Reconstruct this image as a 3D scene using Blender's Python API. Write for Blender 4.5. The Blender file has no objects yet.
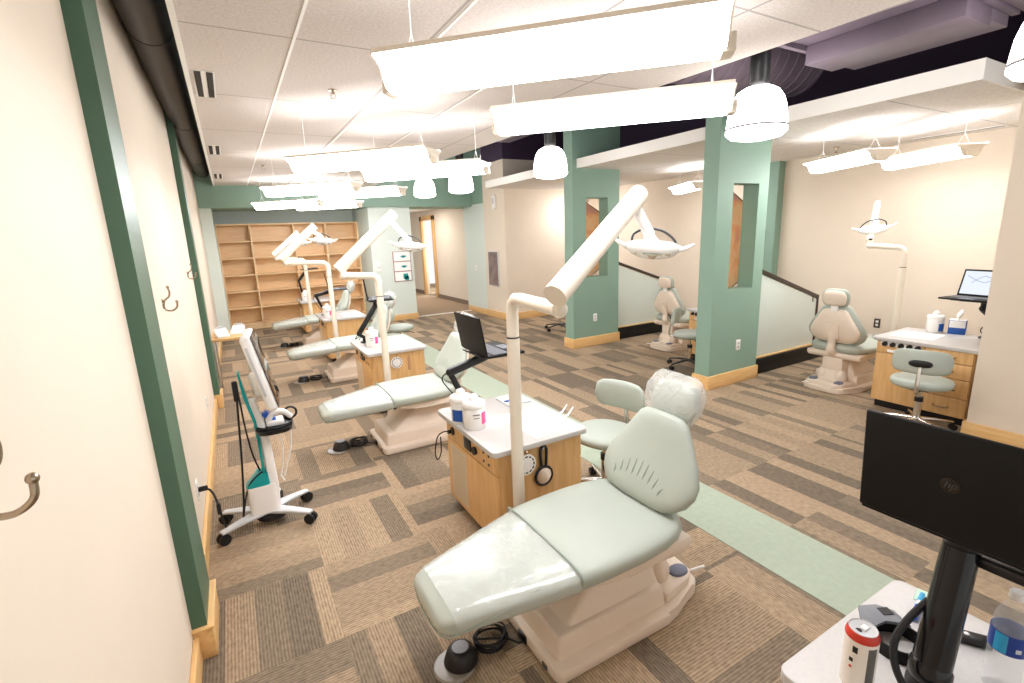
import bpy, bmesh, math, random
from mathutils import Vector, Matrix, noise
random.seed(7)
PI = math.pi
S = bpy.context.scene
COL = S.collection

# ------------------------------------------------------------------ materials
def lin(c):
    return tuple((x/12.92 if x <= .04045 else ((x+.055)/1.055)**2.4) for x in [v/255 for v in c])

def mat(name, rgb, rough=.5, metal=0., spec=.5, noise_amt=0., nscale=20., bump=0., bscale=200., coat=0., emit=0., alpha=1., trans=0., ior=1.45):
    m = bpy.data.materials.new(name); m.use_nodes = True
    nt = m.node_tree; b = nt.nodes['Principled BSDF']
    c = lin(rgb)
    b.inputs['Base Color'].default_value = (*c, 1)
    b.inputs['Roughness'].default_value = rough
    b.inputs['Metallic'].default_value = metal
    b.inputs['Specular IOR Level'].default_value = spec
    b.inputs['Coat Weight'].default_value = coat
    b.inputs['IOR'].default_value = ior
    if trans: b.inputs['Transmission Weight'].default_value = trans
    if alpha < 1: b.inputs['Alpha'].default_value = alpha
    if emit:
        b.inputs['Emission Color'].default_value = (*c, 1)
        b.inputs['Emission Strength'].default_value = emit
    tc = None
    if noise_amt or bump:
        tc = nt.nodes.new('ShaderNodeTexCoord')
    if noise_amt:
        n = nt.nodes.new('ShaderNodeTexNoise'); n.inputs['Scale'].default_value = nscale; n.inputs['Detail'].default_value = 4
        nt.links.new(tc.outputs['Object'], n.inputs['Vector'])
        mr = nt.nodes.new('ShaderNodeMapRange'); mr.inputs['From Min'].default_value = .3; mr.inputs['From Max'].default_value = .7
        mr.inputs['To Min'].default_value = 1-noise_amt; mr.inputs['To Max'].default_value = 1+noise_amt
        nt.links.new(n.outputs['Fac'], mr.inputs['Value'])
        mx = nt.nodes.new('ShaderNodeVectorMath'); mx.operation = 'SCALE'; mx.inputs[0].default_value = c
        nt.links.new(mr.outputs[0], mx.inputs['Scale']); nt.links.new(mx.outputs[0], b.inputs['Base Color'])
    if bump:
        n = nt.nodes.new('ShaderNodeTexNoise'); n.inputs['Scale'].default_value = bscale; n.inputs['Detail'].default_value = 3
        nt.links.new(tc.outputs['Object'], n.inputs['Vector'])
        bp = nt.nodes.new('ShaderNodeBump'); bp.inputs['Strength'].default_value = bump; bp.inputs['Distance'].default_value = .01
        nt.links.new(n.outputs['Fac'], bp.inputs['Height']); nt.links.new(bp.outputs[0], b.inputs['Normal'])
    return m

def wood(name, rgb, rgb2, axis='Z', rough=.4):
    m = mat(name, rgb, rough); nt = m.node_tree; b = nt.nodes['Principled BSDF']
    tc = nt.nodes.new('ShaderNodeTexCoord'); mp = nt.nodes.new('ShaderNodeMapping')
    sc = {'Z': (14, 14, 1.2), 'X': (1.2, 14, 14), 'Y': (14, 1.2, 14)}[axis]
    mp.inputs['Scale'].default_value = sc
    n = nt.nodes.new('ShaderNodeTexNoise'); n.inputs['Scale'].default_value = 3; n.inputs['Detail'].default_value = 6
    r = nt.nodes.new('ShaderNodeValToRGB')
    r.color_ramp.elements[0].position = .35; r.color_ramp.elements[0].color = (*lin(rgb2), 1)
    r.color_ramp.elements[1].position = .65; r.color_ramp.elements[1].color = (*lin(rgb), 1)
    L = nt.links.new
    L(tc.outputs['Object'], mp.inputs[0]); L(mp.outputs[0], n.inputs['Vector']); L(n.outputs['Fac'], r.inputs[0]); L(r.outputs[0], b.inputs['Base Color'])
    return m

def emis(name, rgb, strength):
    m = bpy.data.materials.new(name); m.use_nodes = True; nt = m.node_tree
    nt.nodes.remove(nt.nodes['Principled BSDF'])
    e = nt.nodes.new('ShaderNodeEmission'); e.inputs[0].default_value = (*lin(rgb), 1); e.inputs[1].default_value = strength
    nt.links.new(e.outputs[0], nt.nodes['Material Output'].inputs[0])
    return m

def carpet_mat():
    m = bpy.data.materials.new('carpet_tiles'); m.use_nodes = True; nt = m.node_tree; b = nt.nodes['Principled BSDF']
    b.inputs['Roughness'].default_value = .95; b.inputs['Specular IOR Level'].default_value = .1
    N = nt.nodes.new; L = nt.links.new
    def val(v):
        n = N('ShaderNodeValue'); n.outputs[0].default_value = v; return n.outputs[0]
    def op(o, a, c=None, d=None):
        n = N('ShaderNodeMath'); n.operation = o
        for i, x in enumerate((a, c, d)):
            if x is None: continue
            if isinstance(x, (int, float)): n.inputs[i].default_value = x
            else: L(x, n.inputs[i])
        return n.outputs[0]
    geo = N('ShaderNodeNewGeometry'); sep = N('ShaderNodeSeparateXYZ'); L(geo.outputs['Position'], sep.inputs[0])
    x, y = sep.outputs[0], sep.outputs[1]
    T = .555
    u = op('DIVIDE', op('SUBTRACT', x, .21), T); v = op('DIVIDE', op('SUBTRACT', y, 1.965), T)
    iu, iv = op('FLOOR', u), op('FLOOR', v); fu, fv = op('FRACT', u), op('FRACT', v)
    par = op('PINGPONG', op('ADD', op('ADD', iu, iv), 100), 1)      # 0/1 checker
    left = op('LESS_THAN', x, 2.14)
    turn = op('MULTIPLY', op('SUBTRACT', 1, par), left)              # 1: strips run along X
    turn = op('ROUND', turn)
    def mix(f, a, c):                                                # f?c:a
        return op('ADD', op('MULTIPLY', a, op('SUBTRACT', 1, f)), op('MULTIPLY', c, f))
    across = mix(turn, fu, fv); along = mix(turn, fv, fu)
    def wn(vx, vy, vz):
        c = N('ShaderNodeCombineXYZ')
        for i, q in enumerate((vx, vy, vz)):
            if isinstance(q, (int, float)): c.inputs[i].default_value = q
            else: L(q, c.inputs[i])
        w = N('ShaderNodeTexWhiteNoise'); w.noise_dimensions = '3D'; L(c.outputs[0], w.inputs['Vector']); return w.outputs['Value']
    tile = wn(iu, iv, 3.3)
    idx = op('FLOOR', op('ADD', op('MULTIPLY', across, 4.4), op('MULTIPLY', tile, 2.0)))
    rnd = wn(iu, iv, op('ADD', idx, 10.5))
    # strips in the right hand field run through neighbouring tiles more often
    ramp = N('ShaderNodeValToRGB'); ramp.color_ramp.interpolation = 'CONSTANT'
    els = ramp.color_ramp.elements
    cols = [(0, (120, 108, 93)), (.2, (132, 118, 101)), (.42, (157, 138, 115)), (.7, (168, 147, 122))]
    els[0].position = 0; els[0].color = (*lin(cols[0][1]), 1); els[1].position = cols[1][0]; els[1].color = (*lin(cols[1][1]), 1)
    for p, c in cols[2:]:
        e = els.new(p); e.color = (*lin(c), 1)
    L(rnd, ramp.inputs[0])
    # ribs along the strip, broken up with noise
    ac = mix(turn, x, y); al = mix(turn, y, x)
    rib = op('SINE', op('MULTIPLY', ac, 2*PI/.0132))
    cv = N('ShaderNodeCombineXYZ'); L(op('MULTIPLY', ac, 75), cv.inputs[0]); L(op('MULTIPLY', al, 30), cv.inputs[1])
    nz = N('ShaderNodeTexNoise'); nz.inputs['Scale'].default_value = 1.; nz.inputs['Detail'].default_value = 2; L(cv.outputs[0], nz.inputs['Vector'])
    nz2 = N('ShaderNodeTexNoise'); nz2.inputs['Scale'].default_value = 2.2; nz2.inputs['Detail'].default_value = 2; L(geo.outputs['Position'], nz2.inputs['Vector'])
    f = op('ADD', op('MULTIPLY', rib, .2), op('ADD', 1, op('MULTIPLY', op('SUBTRACT', nz.outputs['Fac'], .5), 1.0)))
    f = op('ADD', f, op('MULTIPLY', op('SUBTRACT', nz2.outputs['Fac'], .5), .16))
    sc = N('ShaderNodeVectorMath'); sc.operation = 'SCALE'; L(ramp.outputs[0], sc.inputs[0]); L(f, sc.inputs['Scale'])
    L(sc.outputs[0], b.inputs['Base Color'])
    bp = N('ShaderNodeBump'); bp.inputs['Strength'].default_value = .35; bp.inputs['Distance'].default_value = .004
    L(f, bp.inputs['Height']); L(bp.outputs[0], b.inputs['Normal'])
    return m

def tile_mat(name, x0, y0, tx, ty, rgb=(218, 210, 204)):
    """acoustic ceiling: speckled panels with fine seams every tx, ty"""
    m = bpy.data.materials.new(name); m.use_nodes = True; nt = m.node_tree; b = nt.nodes['Principled BSDF']
    b.inputs['Roughness'].default_value = .95; b.inputs['Specular IOR Level'].default_value = .1
    N = nt.nodes.new; L = nt.links.new
    def op(o, a, c=None):
        n = N('ShaderNodeMath'); n.operation = o
        for i, x in enumerate((a, c)):
            if x is None: continue
            if isinstance(x, (int, float)): n.inputs[i].default_value = x
            else: L(x, n.inputs[i])
        return n.outputs[0]
    geo = N('ShaderNodeNewGeometry'); sep = N('ShaderNodeSeparateXYZ'); L(geo.outputs['Position'], sep.inputs[0])
    def seam(c, o, t, w):
        f = op('FRACT', op('ADD', op('DIVIDE', op('SUBTRACT', c, o), t), 50.5))
        return op('LESS_THAN', op('ABSOLUTE', op('SUBTRACT', f, .5)), w/t)
    line = op('MAXIMUM', seam(sep.outputs[0], x0, tx, .008), seam(sep.outputs[1], y0, ty, .007))
    nz = N('ShaderNodeTexNoise'); nz.inputs['Scale'].default_value = 70; nz.inputs['Detail'].default_value = 5; L(geo.outputs['Position'], nz.inputs['Vector'])
    g = op('ADD', .93, op('MULTIPLY', op('SUBTRACT', nz.outputs['Fac'], .5), .5))
    g = op('MULTIPLY', g, op('SUBTRACT', 1, op('MULTIPLY', line, .38)))
    sc = N('ShaderNodeVectorMath'); sc.operation = 'SCALE'; sc.inputs[0].default_value = lin(rgb); L(g, sc.inputs['Scale'])
    L(sc.outputs[0], b.inputs['Base Color'])
    bp = N('ShaderNodeBump'); bp.inputs['Strength'].default_value = .3; bp.inputs['Distance'].default_value = .004; L(g, bp.inputs['Height']); L(bp.outputs[0], b.inputs['Normal'])
    return m

def art_mat():
    m = mat('art_glass', (214, 170, 120), .25); nt = m.node_tree; b = nt.nodes['Principled BSDF']
    tc = nt.nodes.new('ShaderNodeTexCoord'); n = nt.nodes.new('ShaderNodeTexNoise'); n.inputs['Scale'].default_value = 2.6; n.inputs['Detail'].default_value = 5; n.inputs['Distortion'].default_value = 1.2
    r = nt.nodes.new('ShaderNodeValToRGB'); e = r.color_ramp.elements
    e[0].position = .28; e[0].color = (*lin((226, 190, 190)), 1); e[1].position = .44; e[1].color = (*lin((250, 206, 160)), 1)
    for p, c in ((.52, (255, 230, 196)), (.6, (252, 218, 176)), (.7, (255, 244, 224))):
        q = e.new(p); q.color = (*lin(c), 1)
    nt.links.new(tc.outputs['Object'], n.inputs['Vector']); nt.links.new(n.outputs['Fac'], r.inputs[0]); nt.links.new(r.outputs[0], b.inputs['Base Color'])
    tr = nt.nodes.new('ShaderNodeBsdfTranslucent'); nt.links.new(r.outputs[0], tr.inputs[0]); mx = nt.nodes.new('ShaderNodeMixShader'); mx.inputs[0].default_value = .55
    nt.links.new(b.outputs[0], mx.inputs[1]); nt.links.new(tr.outputs[0], mx.inputs[2]); nt.links.new(mx.outputs[0], nt.nodes['Material Output'].inputs[0])
    return m

def clear_film(name, rgb, amount, rough=.12, bump=0.):
    """thin clear plastic: mostly see through with a glossy skin"""
    m = bpy.data.materials.new(name); m.use_nodes = True; nt = m.node_tree; b = nt.nodes['Principled BSDF']
    b.inputs['Base Color'].default_value = (*lin(rgb), 1); b.inputs['Roughness'].default_value = rough; b.inputs['Specular IOR Level'].default_value = .8
    t = nt.nodes.new('ShaderNodeBsdfTransparent'); mx = nt.nodes.new('ShaderNodeMixShader'); mx.inputs[0].default_value = amount
    nt.links.new(t.outputs[0], mx.inputs[1]); nt.links.new(b.outputs[0], mx.inputs[2]); nt.links.new(mx.outputs[0], nt.nodes['Material Output'].inputs[0])
    if bump:
        tc = nt.nodes.new('ShaderNodeTexCoord'); n = nt.nodes.new('ShaderNodeTexNoise'); n.inputs['Scale'].default_value = 14; n.inputs['Distortion'].default_value = 1.5
        bp = nt.nodes.new('ShaderNodeBump'); bp.inputs['Strength'].default_value = bump; bp.inputs['Distance'].default_value = .02
        nt.links.new(tc.outputs['Object'], n.inputs['Vector']); nt.links.new(n.outputs['Fac'], bp.inputs['Height']); nt.links.new(bp.outputs[0], b.inputs['Normal'])
    return m

M = dict(
    beige=mat('wall_beige', (227, 214, 197), .7, noise_amt=.015, nscale=3),
    green=mat('wall_green', (134, 164, 148), .55, noise_amt=.02, nscale=3),
    dgreen=mat('pilaster_green', (74, 106, 86), .45),
    pale=mat('wall_pale_green', (216, 226, 219), .7),
    deck=mat('plenum_black', (66, 52, 74), .7),
    duct=mat('duct_paint', (104, 92, 104), .5, noise_amt=.1, nscale=4),
    black_duct=mat('black_duct', (34, 27, 26), .45),
    carpet=carpet_mat(),
    hall=mat('hall_carpet', (165, 140, 116), .95, noise_amt=.08, nscale=60),
    inlay=mat('vinyl_inlay', (166, 178, 158), .6, noise_amt=.05, nscale=30),
    tile=tile_mat('ceiling_tile', .43, 2.88, .625, 1.2),
    tile2=tile_mat('alcove_ceiling_tile', 4.28, 1.99, 1.25, 1.2, (236, 230, 225)),
    white_trim=mat('white_trim', (240, 238, 234), .5),
    oak=wood('oak_trim', (234, 194, 136), (222, 178, 116), 'Y'),
    oakx=wood('oak_trim_cross', (234, 194, 136), (222, 178, 116), 'X'),
    shelf=wood('maple_shelf', (250, 220, 176), (242, 206, 158), 'X'),
    cab=wood('maple_cabinet', (228, 186, 130), (216, 170, 112), 'Z'),
    counter=mat('counter_laminate', (196, 193, 190), .35, noise_amt=.03, nscale=90),
    black=mat('black_plastic', (22, 22, 24), .35),
    matte_black=mat('matte_black', (13, 12, 13), .5, spec=.3),
    rubber=mat('black_rubber', (18, 18, 20), .6),
    vinyl=mat('sage_vinyl', (173, 181, 171), .4, bump=.05, bscale=260, noise_amt=.02, nscale=6),
    vinyl_film=mat('sage_vinyl_under_film', (177, 184, 174), .2, coat=.6, bump=.25, bscale=9),
    seam=mat('vinyl_seam_crease_shade', (150, 162, 152), .6),
    cream=mat('cream_plastic', (232, 217, 201), .38, noise_amt=.01),
    lamp_cream=mat('cream_enamel', (232, 222, 206), .3),
    white=mat('white_plastic', (240, 238, 236), .35),
    white_gloss=mat('white_gloss', (246, 246, 244), .15),
    grey=mat('grey_plastic', (120, 122, 128), .4),
    lgrey=mat('light_grey', (198, 200, 202), .35),
    teal=mat('teal_plastic', (0, 148, 148), .4),
    blue=mat('blue_plastic', (20, 90, 200), .3),
    cyan=mat('cyan_plastic', (60, 170, 220), .3),
    button=mat('slate_button', (112, 118, 140), .4),
    chrome=mat('chrome', (222, 220, 216), .16, 1),
    nickel=mat('brushed_nickel', (176, 160, 140), .25, 1),
    bronze=mat('bronze_frame', (74, 62, 54), .4, .4),
    pink=mat('pink_label', (240, 84, 150), .5),
    navy=mat('blue_label', (32, 84, 168), .45),
    paper=mat('white_paper', (248, 247, 245), .8),
    steel=mat('steel', (190, 190, 192), .3, 1),
    red=mat('red_print', (200, 54, 36), .35),
    ink=mat('dark_print', (92, 88, 84), .5),
    vent=mat('tan_grille', (222, 206, 180), .6),
    tealprint=mat('teal_print', (10, 160, 160), .6),
    rose=mat('poster_frame', (168, 130, 126), .6),
    art=art_mat(),
    mirror=mat('mirror_glass', (230, 226, 220), .04, 1),
    screen=mat('dark_glass', (58, 40, 28), .06, 0, .9),
    film=clear_film('clear_film', (240, 244, 242), .32, .1, .8),
    film2=clear_film('clear_sheet', (235, 240, 238), .22, .08, .6),
    frost=clear_film('frosted_glass', (222, 232, 226), .72, .3),
    bottle=clear_film('clear_bottle', (236, 240, 243), .14, .04, .3),
    tint=clear_film('bottle_water', (225, 235, 240), .05, .03),
    diffuser=emis('lamp_diffuser', (252, 250, 252), 12.),
    diffuser_bay=emis('bay_lamp_diffuser', (252, 250, 250), 11.),
    shade=emis('glowing_shade', (255, 250, 246), 8.),
    room_glow=emis('far_room_wall_glow', (255, 252, 246), 2.2),  # far room's wall glows by itself in place of light falling on it
    screen_on=emis('lit_screen', (232, 238, 248), .55),
    screen_blue=emis('lit_screen_line', (150, 178, 214), .4),
    screen_pink=emis('lit_screen_figure', (232, 190, 176), .45),
)

# ------------------------------------------------------------------ mesh kit
def frame_from(d):
    d = d.normalized(); a = Vector((0, 0, 1)) if abs(d.z) < .95 else Vector((1, 0, 0))
    n = d.cross(a).normalized(); return n, n.cross(d).normalized()

class MB:
    def __init__(s): s.bm = bmesh.new()
    def _xf(s, vs, mtx):
        if mtx is not None: bmesh.ops.transform(s.bm, matrix=mtx, verts=vs)
    def box(s, c, d, bev=0., seg=2, rz=0., rot=None):
        r = bmesh.ops.create_cube(s.bm, size=1); vs = r['verts']
        for v in vs: v.co = Vector((v.co.x*d[0], v.co.y*d[1], v.co.z*d[2]))
        if bev:
            es = list({e for v in vs for e in v.link_edges})
            q = bmesh.ops.bevel(s.bm, geom=es, offset=bev, segments=seg, profile=.5, affect='EDGES')
            vs = list({v for f in q['faces'] for v in f.verts} | {v for v in vs if v.is_valid})
        m = Matrix.Translation(Vector(c)) @ (rot.to_4x4() if rot is not None else Matrix.Rotation(rz, 4, 'Z'))
        s._xf(vs, m); return s
    def span(s, a, b, bev=0., seg=2):
        return s.box([(a[i]+b[i])/2 for i in range(3)], [abs(b[i]-a[i]) for i in range(3)], bev, seg)
    def ring(s, pts):
        return [s.bm.verts.new(p) for p in pts]
    def skin(s, rings, caps=True, closed=False):
        n = len(rings[0])
        k = len(rings)
        for i in range(k if closed else k-1):
            a, b = rings[i], rings[(i+1) % k]
            for j in range(n):
                try: s.bm.faces.new((a[j], a[(j+1) % n], b[(j+1) % n], b[j]))
                except ValueError: pass
        if caps and not closed:
            try: s.bm.faces.new(rings[0][::-1]); s.bm.faces.new(rings[-1])
            except ValueError: pass
        return s
    def cyl(s, p, q, r, r2=None, seg=20):
        p, q = Vector(p), Vector(q); r2 = r if r2 is None else r2
        n, m = frame_from(q-p)
        R = []
        for c, rr in ((p, r), (q, r2)):
            R.append(s.ring([c + (n*math.cos(2*PI*i/seg) + m*math.sin(2*PI*i/seg))*rr for i in range(seg)]))
        return s.skin(R)
    def tube(s, pts, r, seg=10, closed=False, smooth=0):
        pts = [Vector(p) for p in pts]
        if smooth: pts = catmull(pts, smooth, closed)
        k = len(pts); R = []; n = None
        for i, p in enumerate(pts):
            a = pts[i-1] if (i > 0 or closed) else pts[i]; b = pts[(i+1) % k] if (i < k-1 or closed) else pts[i]
            d = (b-a).normalized()
            if n is None: n, _ = frame_from(d)
            n = (n - d*n.dot(d)).normalized(); m = n.cross(d)
            if isinstance(r, (list, tuple)):
                q = i/(k-1)*(len(r)-1); q0 = min(int(q), len(r)-2); rr = r[q0]+(r[q0+1]-r[q0])*(q-q0)
            else: rr = r
            R.append(s.ring([p + (n*math.cos(2*PI*j/seg)+m*math.sin(2*PI*j/seg))*rr for j in range(seg)]))
        return s.skin(R, True, closed)
    def lathe(s, prof, c=(0, 0, 0), seg=28, rot=None, closed=False):
        c = Vector(c); R = []
        for r, z in prof:
            pp = [Vector((max(r, 1e-4)*math.cos(2*PI*i/seg), max(r, 1e-4)*math.sin(2*PI*i/seg), z)) for i in range(seg)]
            if rot is not None: pp = [rot @ p for p in pp]
            R.append(s.ring([c+p for p in pp]))
        return s.skin(R, not closed, closed)
    def prism(s, poly, axis, a, b, bev=0.):
        def P(u, v, w): return {'X': (w, u, v), 'Y': (u, w, v), 'Z': (u, v, w)}[axis]
        A = s.ring([P(u, v, a) for u, v in poly]); B = s.ring([P(u, v, b) for u, v in poly])
        s.skin([A, B])
        if bev:
            es = list({e for v in A+B for e in v.link_edges})
            bmesh.ops.bevel(s.bm, geom=es, offset=bev, segments=2, profile=.5, affect='EDGES')
        return s
    def loft(s, secs, e=2.6, seg=28, caps=True):
        """secs: (centre, half vector A, half vector B); superellipse rings"""
        R = []
        for c, A, B in secs:
            c, A, B = Vector(c), Vector(A), Vector(B); pp = []
            for i in range(seg):
                t = 2*PI*i/seg; ct, st = math.cos(t), math.sin(t)
                pp.append(c + A*math.copysign(abs(ct)**(2/e), ct) + B*math.copysign(abs(st)**(2/e), st))
            R.append(s.ring(pp))
        return s.skin(R, caps)
    def sph(s, c, r, seg=20, rot=None):
        r = (r, r, r) if isinstance(r, (int, float)) else r
        q = bmesh.ops.create_uvsphere(s.bm, u_segments=seg, v_segments=max(8, seg//2), radius=1)
        m = Matrix.Translation(Vector(c)) @ (rot.to_4x4() if rot is not None else Matrix()) @ Matrix.Diagonal((*r, 1))
        s._xf(q['verts'], m); return s
    def torus(s, c, R, r, axis='Z', seg=32, ms=10, rot=None):
        pts = []
        for i in range(seg):
            t = 2*PI*i/seg
            p = {'Z': Vector((math.cos(t)*R, math.sin(t)*R, 0)), 'Y': Vector((math.cos(t)*R, 0, math.sin(t)*R)), 'X': Vector((0, math.cos(t)*R, math.sin(t)*R))}[axis]
            if rot is not None: p = rot @ p
            pts.append(Vector(c)+p)
        return s.tube(pts, r, ms, True)
    def quad(s, a, b, c, d):
        s.bm.faces.new(s.ring([a, b, c, d])); return s
    def build(s, name, m, parent=None, sharp=40, flat=False):
        bmesh.ops.recalc_face_normals(s.bm, faces=s.bm.faces)
        lim = math.radians(sharp)
        for f in s.bm.faces: f.smooth = not flat
        for e in s.bm.edges:
            e.smooth = len(e.link_faces) == 2 and e.calc_face_angle(0) < lim
        me = bpy.data.meshes.new(name); s.bm.to_mesh(me); s.bm.free()
        if isinstance(m, str): m = M[m]
        me.materials.append(m)
        o = bpy.data.objects.new(name, me); COL.objects.link(o)
        if parent is not None: o.parent = parent
        return o

def catmull(pts, n=6, closed=False):
    out = []; k = len(pts)
    rng = range(k if closed else k-1)
    for i in rng:
        p0 = pts[(i-1) % k] if (closed or i > 0) else pts[0]; p1 = pts[i]; p2 = pts[(i+1) % k]
        p3 = pts[(i+2) % k] if (closed or i+2 < k) else pts[-1]
        for j in range(n):
            t = j/n
            out.append(.5*((2*p1)+(-p0+p2)*t+(2*p0-5*p1+4*p2-p3)*t*t+(-p0+3*p1-3*p2+p3)*t**3))
    if not closed: out.append(pts[-1])
    return out

def tag(o, label, cat, group=None, kind=None):
    o['label'] = label; o['category'] = cat
    if group: o['group'] = group
    if kind: o['kind'] = kind
    return o
def thing(name, label, cat, loc=(0, 0, 0), rz=0., group=None):
    o = bpy.data.objects.new(name, None); COL.objects.link(o); o.location = loc; o.rotation_euler = (0, 0, rz)
    o.empty_display_size = .1
    return tag(o, label, cat, group)
def struct(mb, name, m, label, cat, **k):
    return tag(mb.build(name, m, **k), label, cat, kind='structure')
def kids(o): return [c for c in bpy.data.objects if c.parent == o]
def dup(root, loc, rz, label, group=None, skip=()):
    r = root.copy(); COL.objects.link(r); r.location = loc; r.rotation_euler = (0, 0, rz); r['label'] = label
    if group: r['group'] = group
    for ch in kids(root):
        if ch.name.split('.')[0] in skip: continue
        c = ch.copy(); COL.objects.link(c); c.parent = r
        for g in kids(ch):
            d = g.copy(); COL.objects.link(d); d.parent = c
    return r
def part_label(o, s): o['label'] = s; return o

# ------------------------------------------------------------------ camera
H = 1.70
Mc = ((0.86703171, -0.138048, 0.47874708), (-0.49690118, -0.16884142, 0.8512237), (-0.03667739, -0.97592793, -0.21498708))
cam = bpy.data.cameras.new('camera'); cam.lens = 17.104; cam.sensor_width = 36; cam.clip_start = .02
co = bpy.data.objects.new('camera', cam); COL.objects.link(co)
mm = Matrix.Identity(4)
for i in range(3):
    mm[i][0] = Mc[i][0]; mm[i][1] = -Mc[i][1]; mm[i][2] = -Mc[i][2]
mm[0][3], mm[1][3], mm[2][3] = 0, 0, H
co.matrix_world = mm
S.camera = co

# ------------------------------------------------------------------ the setting
XW = -.35                    # face of the left wall
b = MB(); b.span((-.6, -1.6, -.08), (7.3, 17.5, 0)); fl = struct(b, 'floor', 'carpet', 'striped brown and grey carpet tiles across the whole clinic floor', 'floor')
b = MB(); b.span((2.14, -1.6, 0), (2.57, 10.2, .004)); struct(b, 'trim_1', 'inlay', 'pale green vinyl strip running through the carpet behind the chairs', 'floor strip')
b = MB(); b.span((3.36, 10.3, 0), (5.0, 17, .005)); struct(b, 'floor_hall', 'hall', 'plain brown carpet of the hallway beyond the opening', 'hall floor')
b = MB(); b.span((3.36, 10.24, 0), (4.72, 10.3, .008)); struct(b, 'trim_2', 'white_trim', 'pale threshold strip where the hallway carpet begins', 'threshold')
b = MB(); b.span((XW-.12, -1.6, 0), (XW, 11.7, 3.7)); struct(b, 'wall_left', 'beige', 'long beige wall on the left with coat hooks', 'wall')
n = 3
for k, (y0, y1) in enumerate(((2.17, 2.47), (5.86, 6.1))):
    b = MB(); b.span((XW, y0, .12), (XW+.055, y1, 3.5)); struct(b, f'trim_{n}', 'dgreen', ['near dark green flat pilaster on the beige left wall', 'far dark green flat pilaster on the beige left wall'][k], 'pilaster'); n += 1
    b = MB(); b.span((XW, y0-.015, 0), (XW+.075, y1+.015, .135), .006); b.span((XW, y0-.02, .135), (XW+.08, y1+.02, .15), .004)
    struct(b, f'trim_{n}', 'oak', ['oak plinth at the foot of the near pilaster', 'oak plinth at the foot of the far pilaster'][k], 'plinth'); n += 1
for k, (y0, y1) in enumerate(((-1.6, 2.155), (2.485, 5.845), (6.115, 11.1))):
    b = MB(); b.span((XW, y0, 0), (XW+.02, y1, .12), .004)
    struct(b, ['baseboard_left', 'baseboard_left_middle', 'baseboard_left_far'][k], 'oak', ['oak baseboard of the left wall in front of the near pilaster', 'oak baseboard of the left wall behind the scanner cart', 'oak baseboard of the left wall beyond the far pilaster'][k], 'baseboard')
# back wall with its green bulkhead
b = MB(); b.span((-.5, 11.5, 0), (3.4, 11.65, 3.7)); struct(b, 'wall_back', 'pale', 'pale blue green wall above and behind the bookshelf', 'wall')
b = MB(); b.span((XW, 10.0, 2.33), (5.0, 10.9, 3.7)); struct(b, 'wall_bulkhead', 'green', 'green bulkhead band across the back of the room over bookshelf and hallway', 'bulkhead')
b = MB(); b.span((XW, 10.1, 0), (-.17, 11.5, 2.33)); struct(b, 'wall_back_left', 'pale', 'narrow pale green return wall left of the bookshelf', 'wall')
b = MB(); b.span((2.5, 10.1, 0), (3.36, 11.6, 2.33)); struct(b, 'wall_pier', 'pale', 'pale green pier between bookshelf and hallway with a poster', 'wall')
b = MB(); b.span((2.48, 10.075, 0), (3.38, 10.1, .12), .004); struct(b, 'baseboard_pier', 'oakx', 'oak baseboard of the pale green pier', 'baseboard')
b = MB(); b.span((4.74, 9.4, 0), (5.1, 10.45, 2.36)); struct(b, 'wall_green_side', 'pale', 'pale green side wall right of the hallway opening with a switch', 'wall')
b = MB(); b.span((4.72, 9.4, 2.36), (5.1, 10.0, 3.2)); struct(b, 'wall_bulkhead_side', 'green', 'green bulkhead band returning above the side wall by the hallway', 'bulkhead')
b = MB(); b.span((4.72, 9.4, 0), (4.74, 10.4, .12), .003); struct(b, 'baseboard_green_side', 'oak', 'oak baseboard of the pale green side wall by the hallway', 'baseboard')
# hallway
b = MB(); b.span((5.1, 10.45, 0), (5.2, 13.35, 2.6)); b.span((5.1, 13.35, 2.2), (5.2, 14.25, 2.6)); b.span((5.1, 14.25, 0), (5.2, 17.4, 2.6)); struct(b, 'wall_hall', 'beige', 'beige hallway wall with an open doorway', 'wall')
b = MB(); b.span((5.07, 10.47, 0), (5.1, 13.25, .1)); b.span((5.07, 14.35, 0), (5.1, 17.3, .1)); struct(b, 'baseboard_hall', mat('brown_vinyl', (128, 108, 92), .6), 'brown vinyl baseboard along the hallway wall', 'baseboard')
b = MB(); b.span((3.2, 10.9, 2.45), (5.4, 17.4, 2.55)); struct(b, 'ceiling_hall', 'white_trim', 'white ceiling of the hallway', 'ceiling')
b = MB(); b.span((3.2, 17.3, 0), (5.4, 17.4, 2.6)); struct(b, 'wall_hall_end', 'beige', 'beige wall at the end of the hallway', 'wall')
b = MB(); b.span((5.05, 13.25, 0), (5.12, 13.38, 2.3), .004); b.span((5.05, 14.22, 0), (5.12, 14.36, 2.3), .004); b.span((5.05, 13.25, 2.18), (5.12, 14.36, 2.31), .004)
struct(b, 'door_1', 'cab', 'oak frame of the open doorway in the hallway', 'door frame')
b = MB(); b.span((6.0, 12.6, 0), (6.1, 15.6, 2.6)); struct(b, 'wall_far_room', 'room_glow', 'self glowing wall standing in for the bright room beyond the hallway door', 'wall')
# beige block right of the hallway, dividing the last bay
b = MB(); b.span((4.72, 8.5, 3.1), (7.2, 9.4, 3.7)); struct(b, 'wall_block_upper', 'deck', 'dark painted wall above the beige block', 'wall')
b = MB(); b.span((4.72, 8.5, 0), (7.2, 9.4, 3.1)); struct(b, 'wall_block', 'beige', 'beige wall block between the hallway and the last treatment bay', 'wall')
b = MB(); b.span((4.695, 8.475, 0), (7.0, 8.5, .14), .004); b.span((4.695, 8.502, 0), (4.72, 9.4, .14), .004); struct(b, 'baseboard_block', 'oakx', 'oak baseboard around the foot of the beige wall block', 'baseboard')
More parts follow.
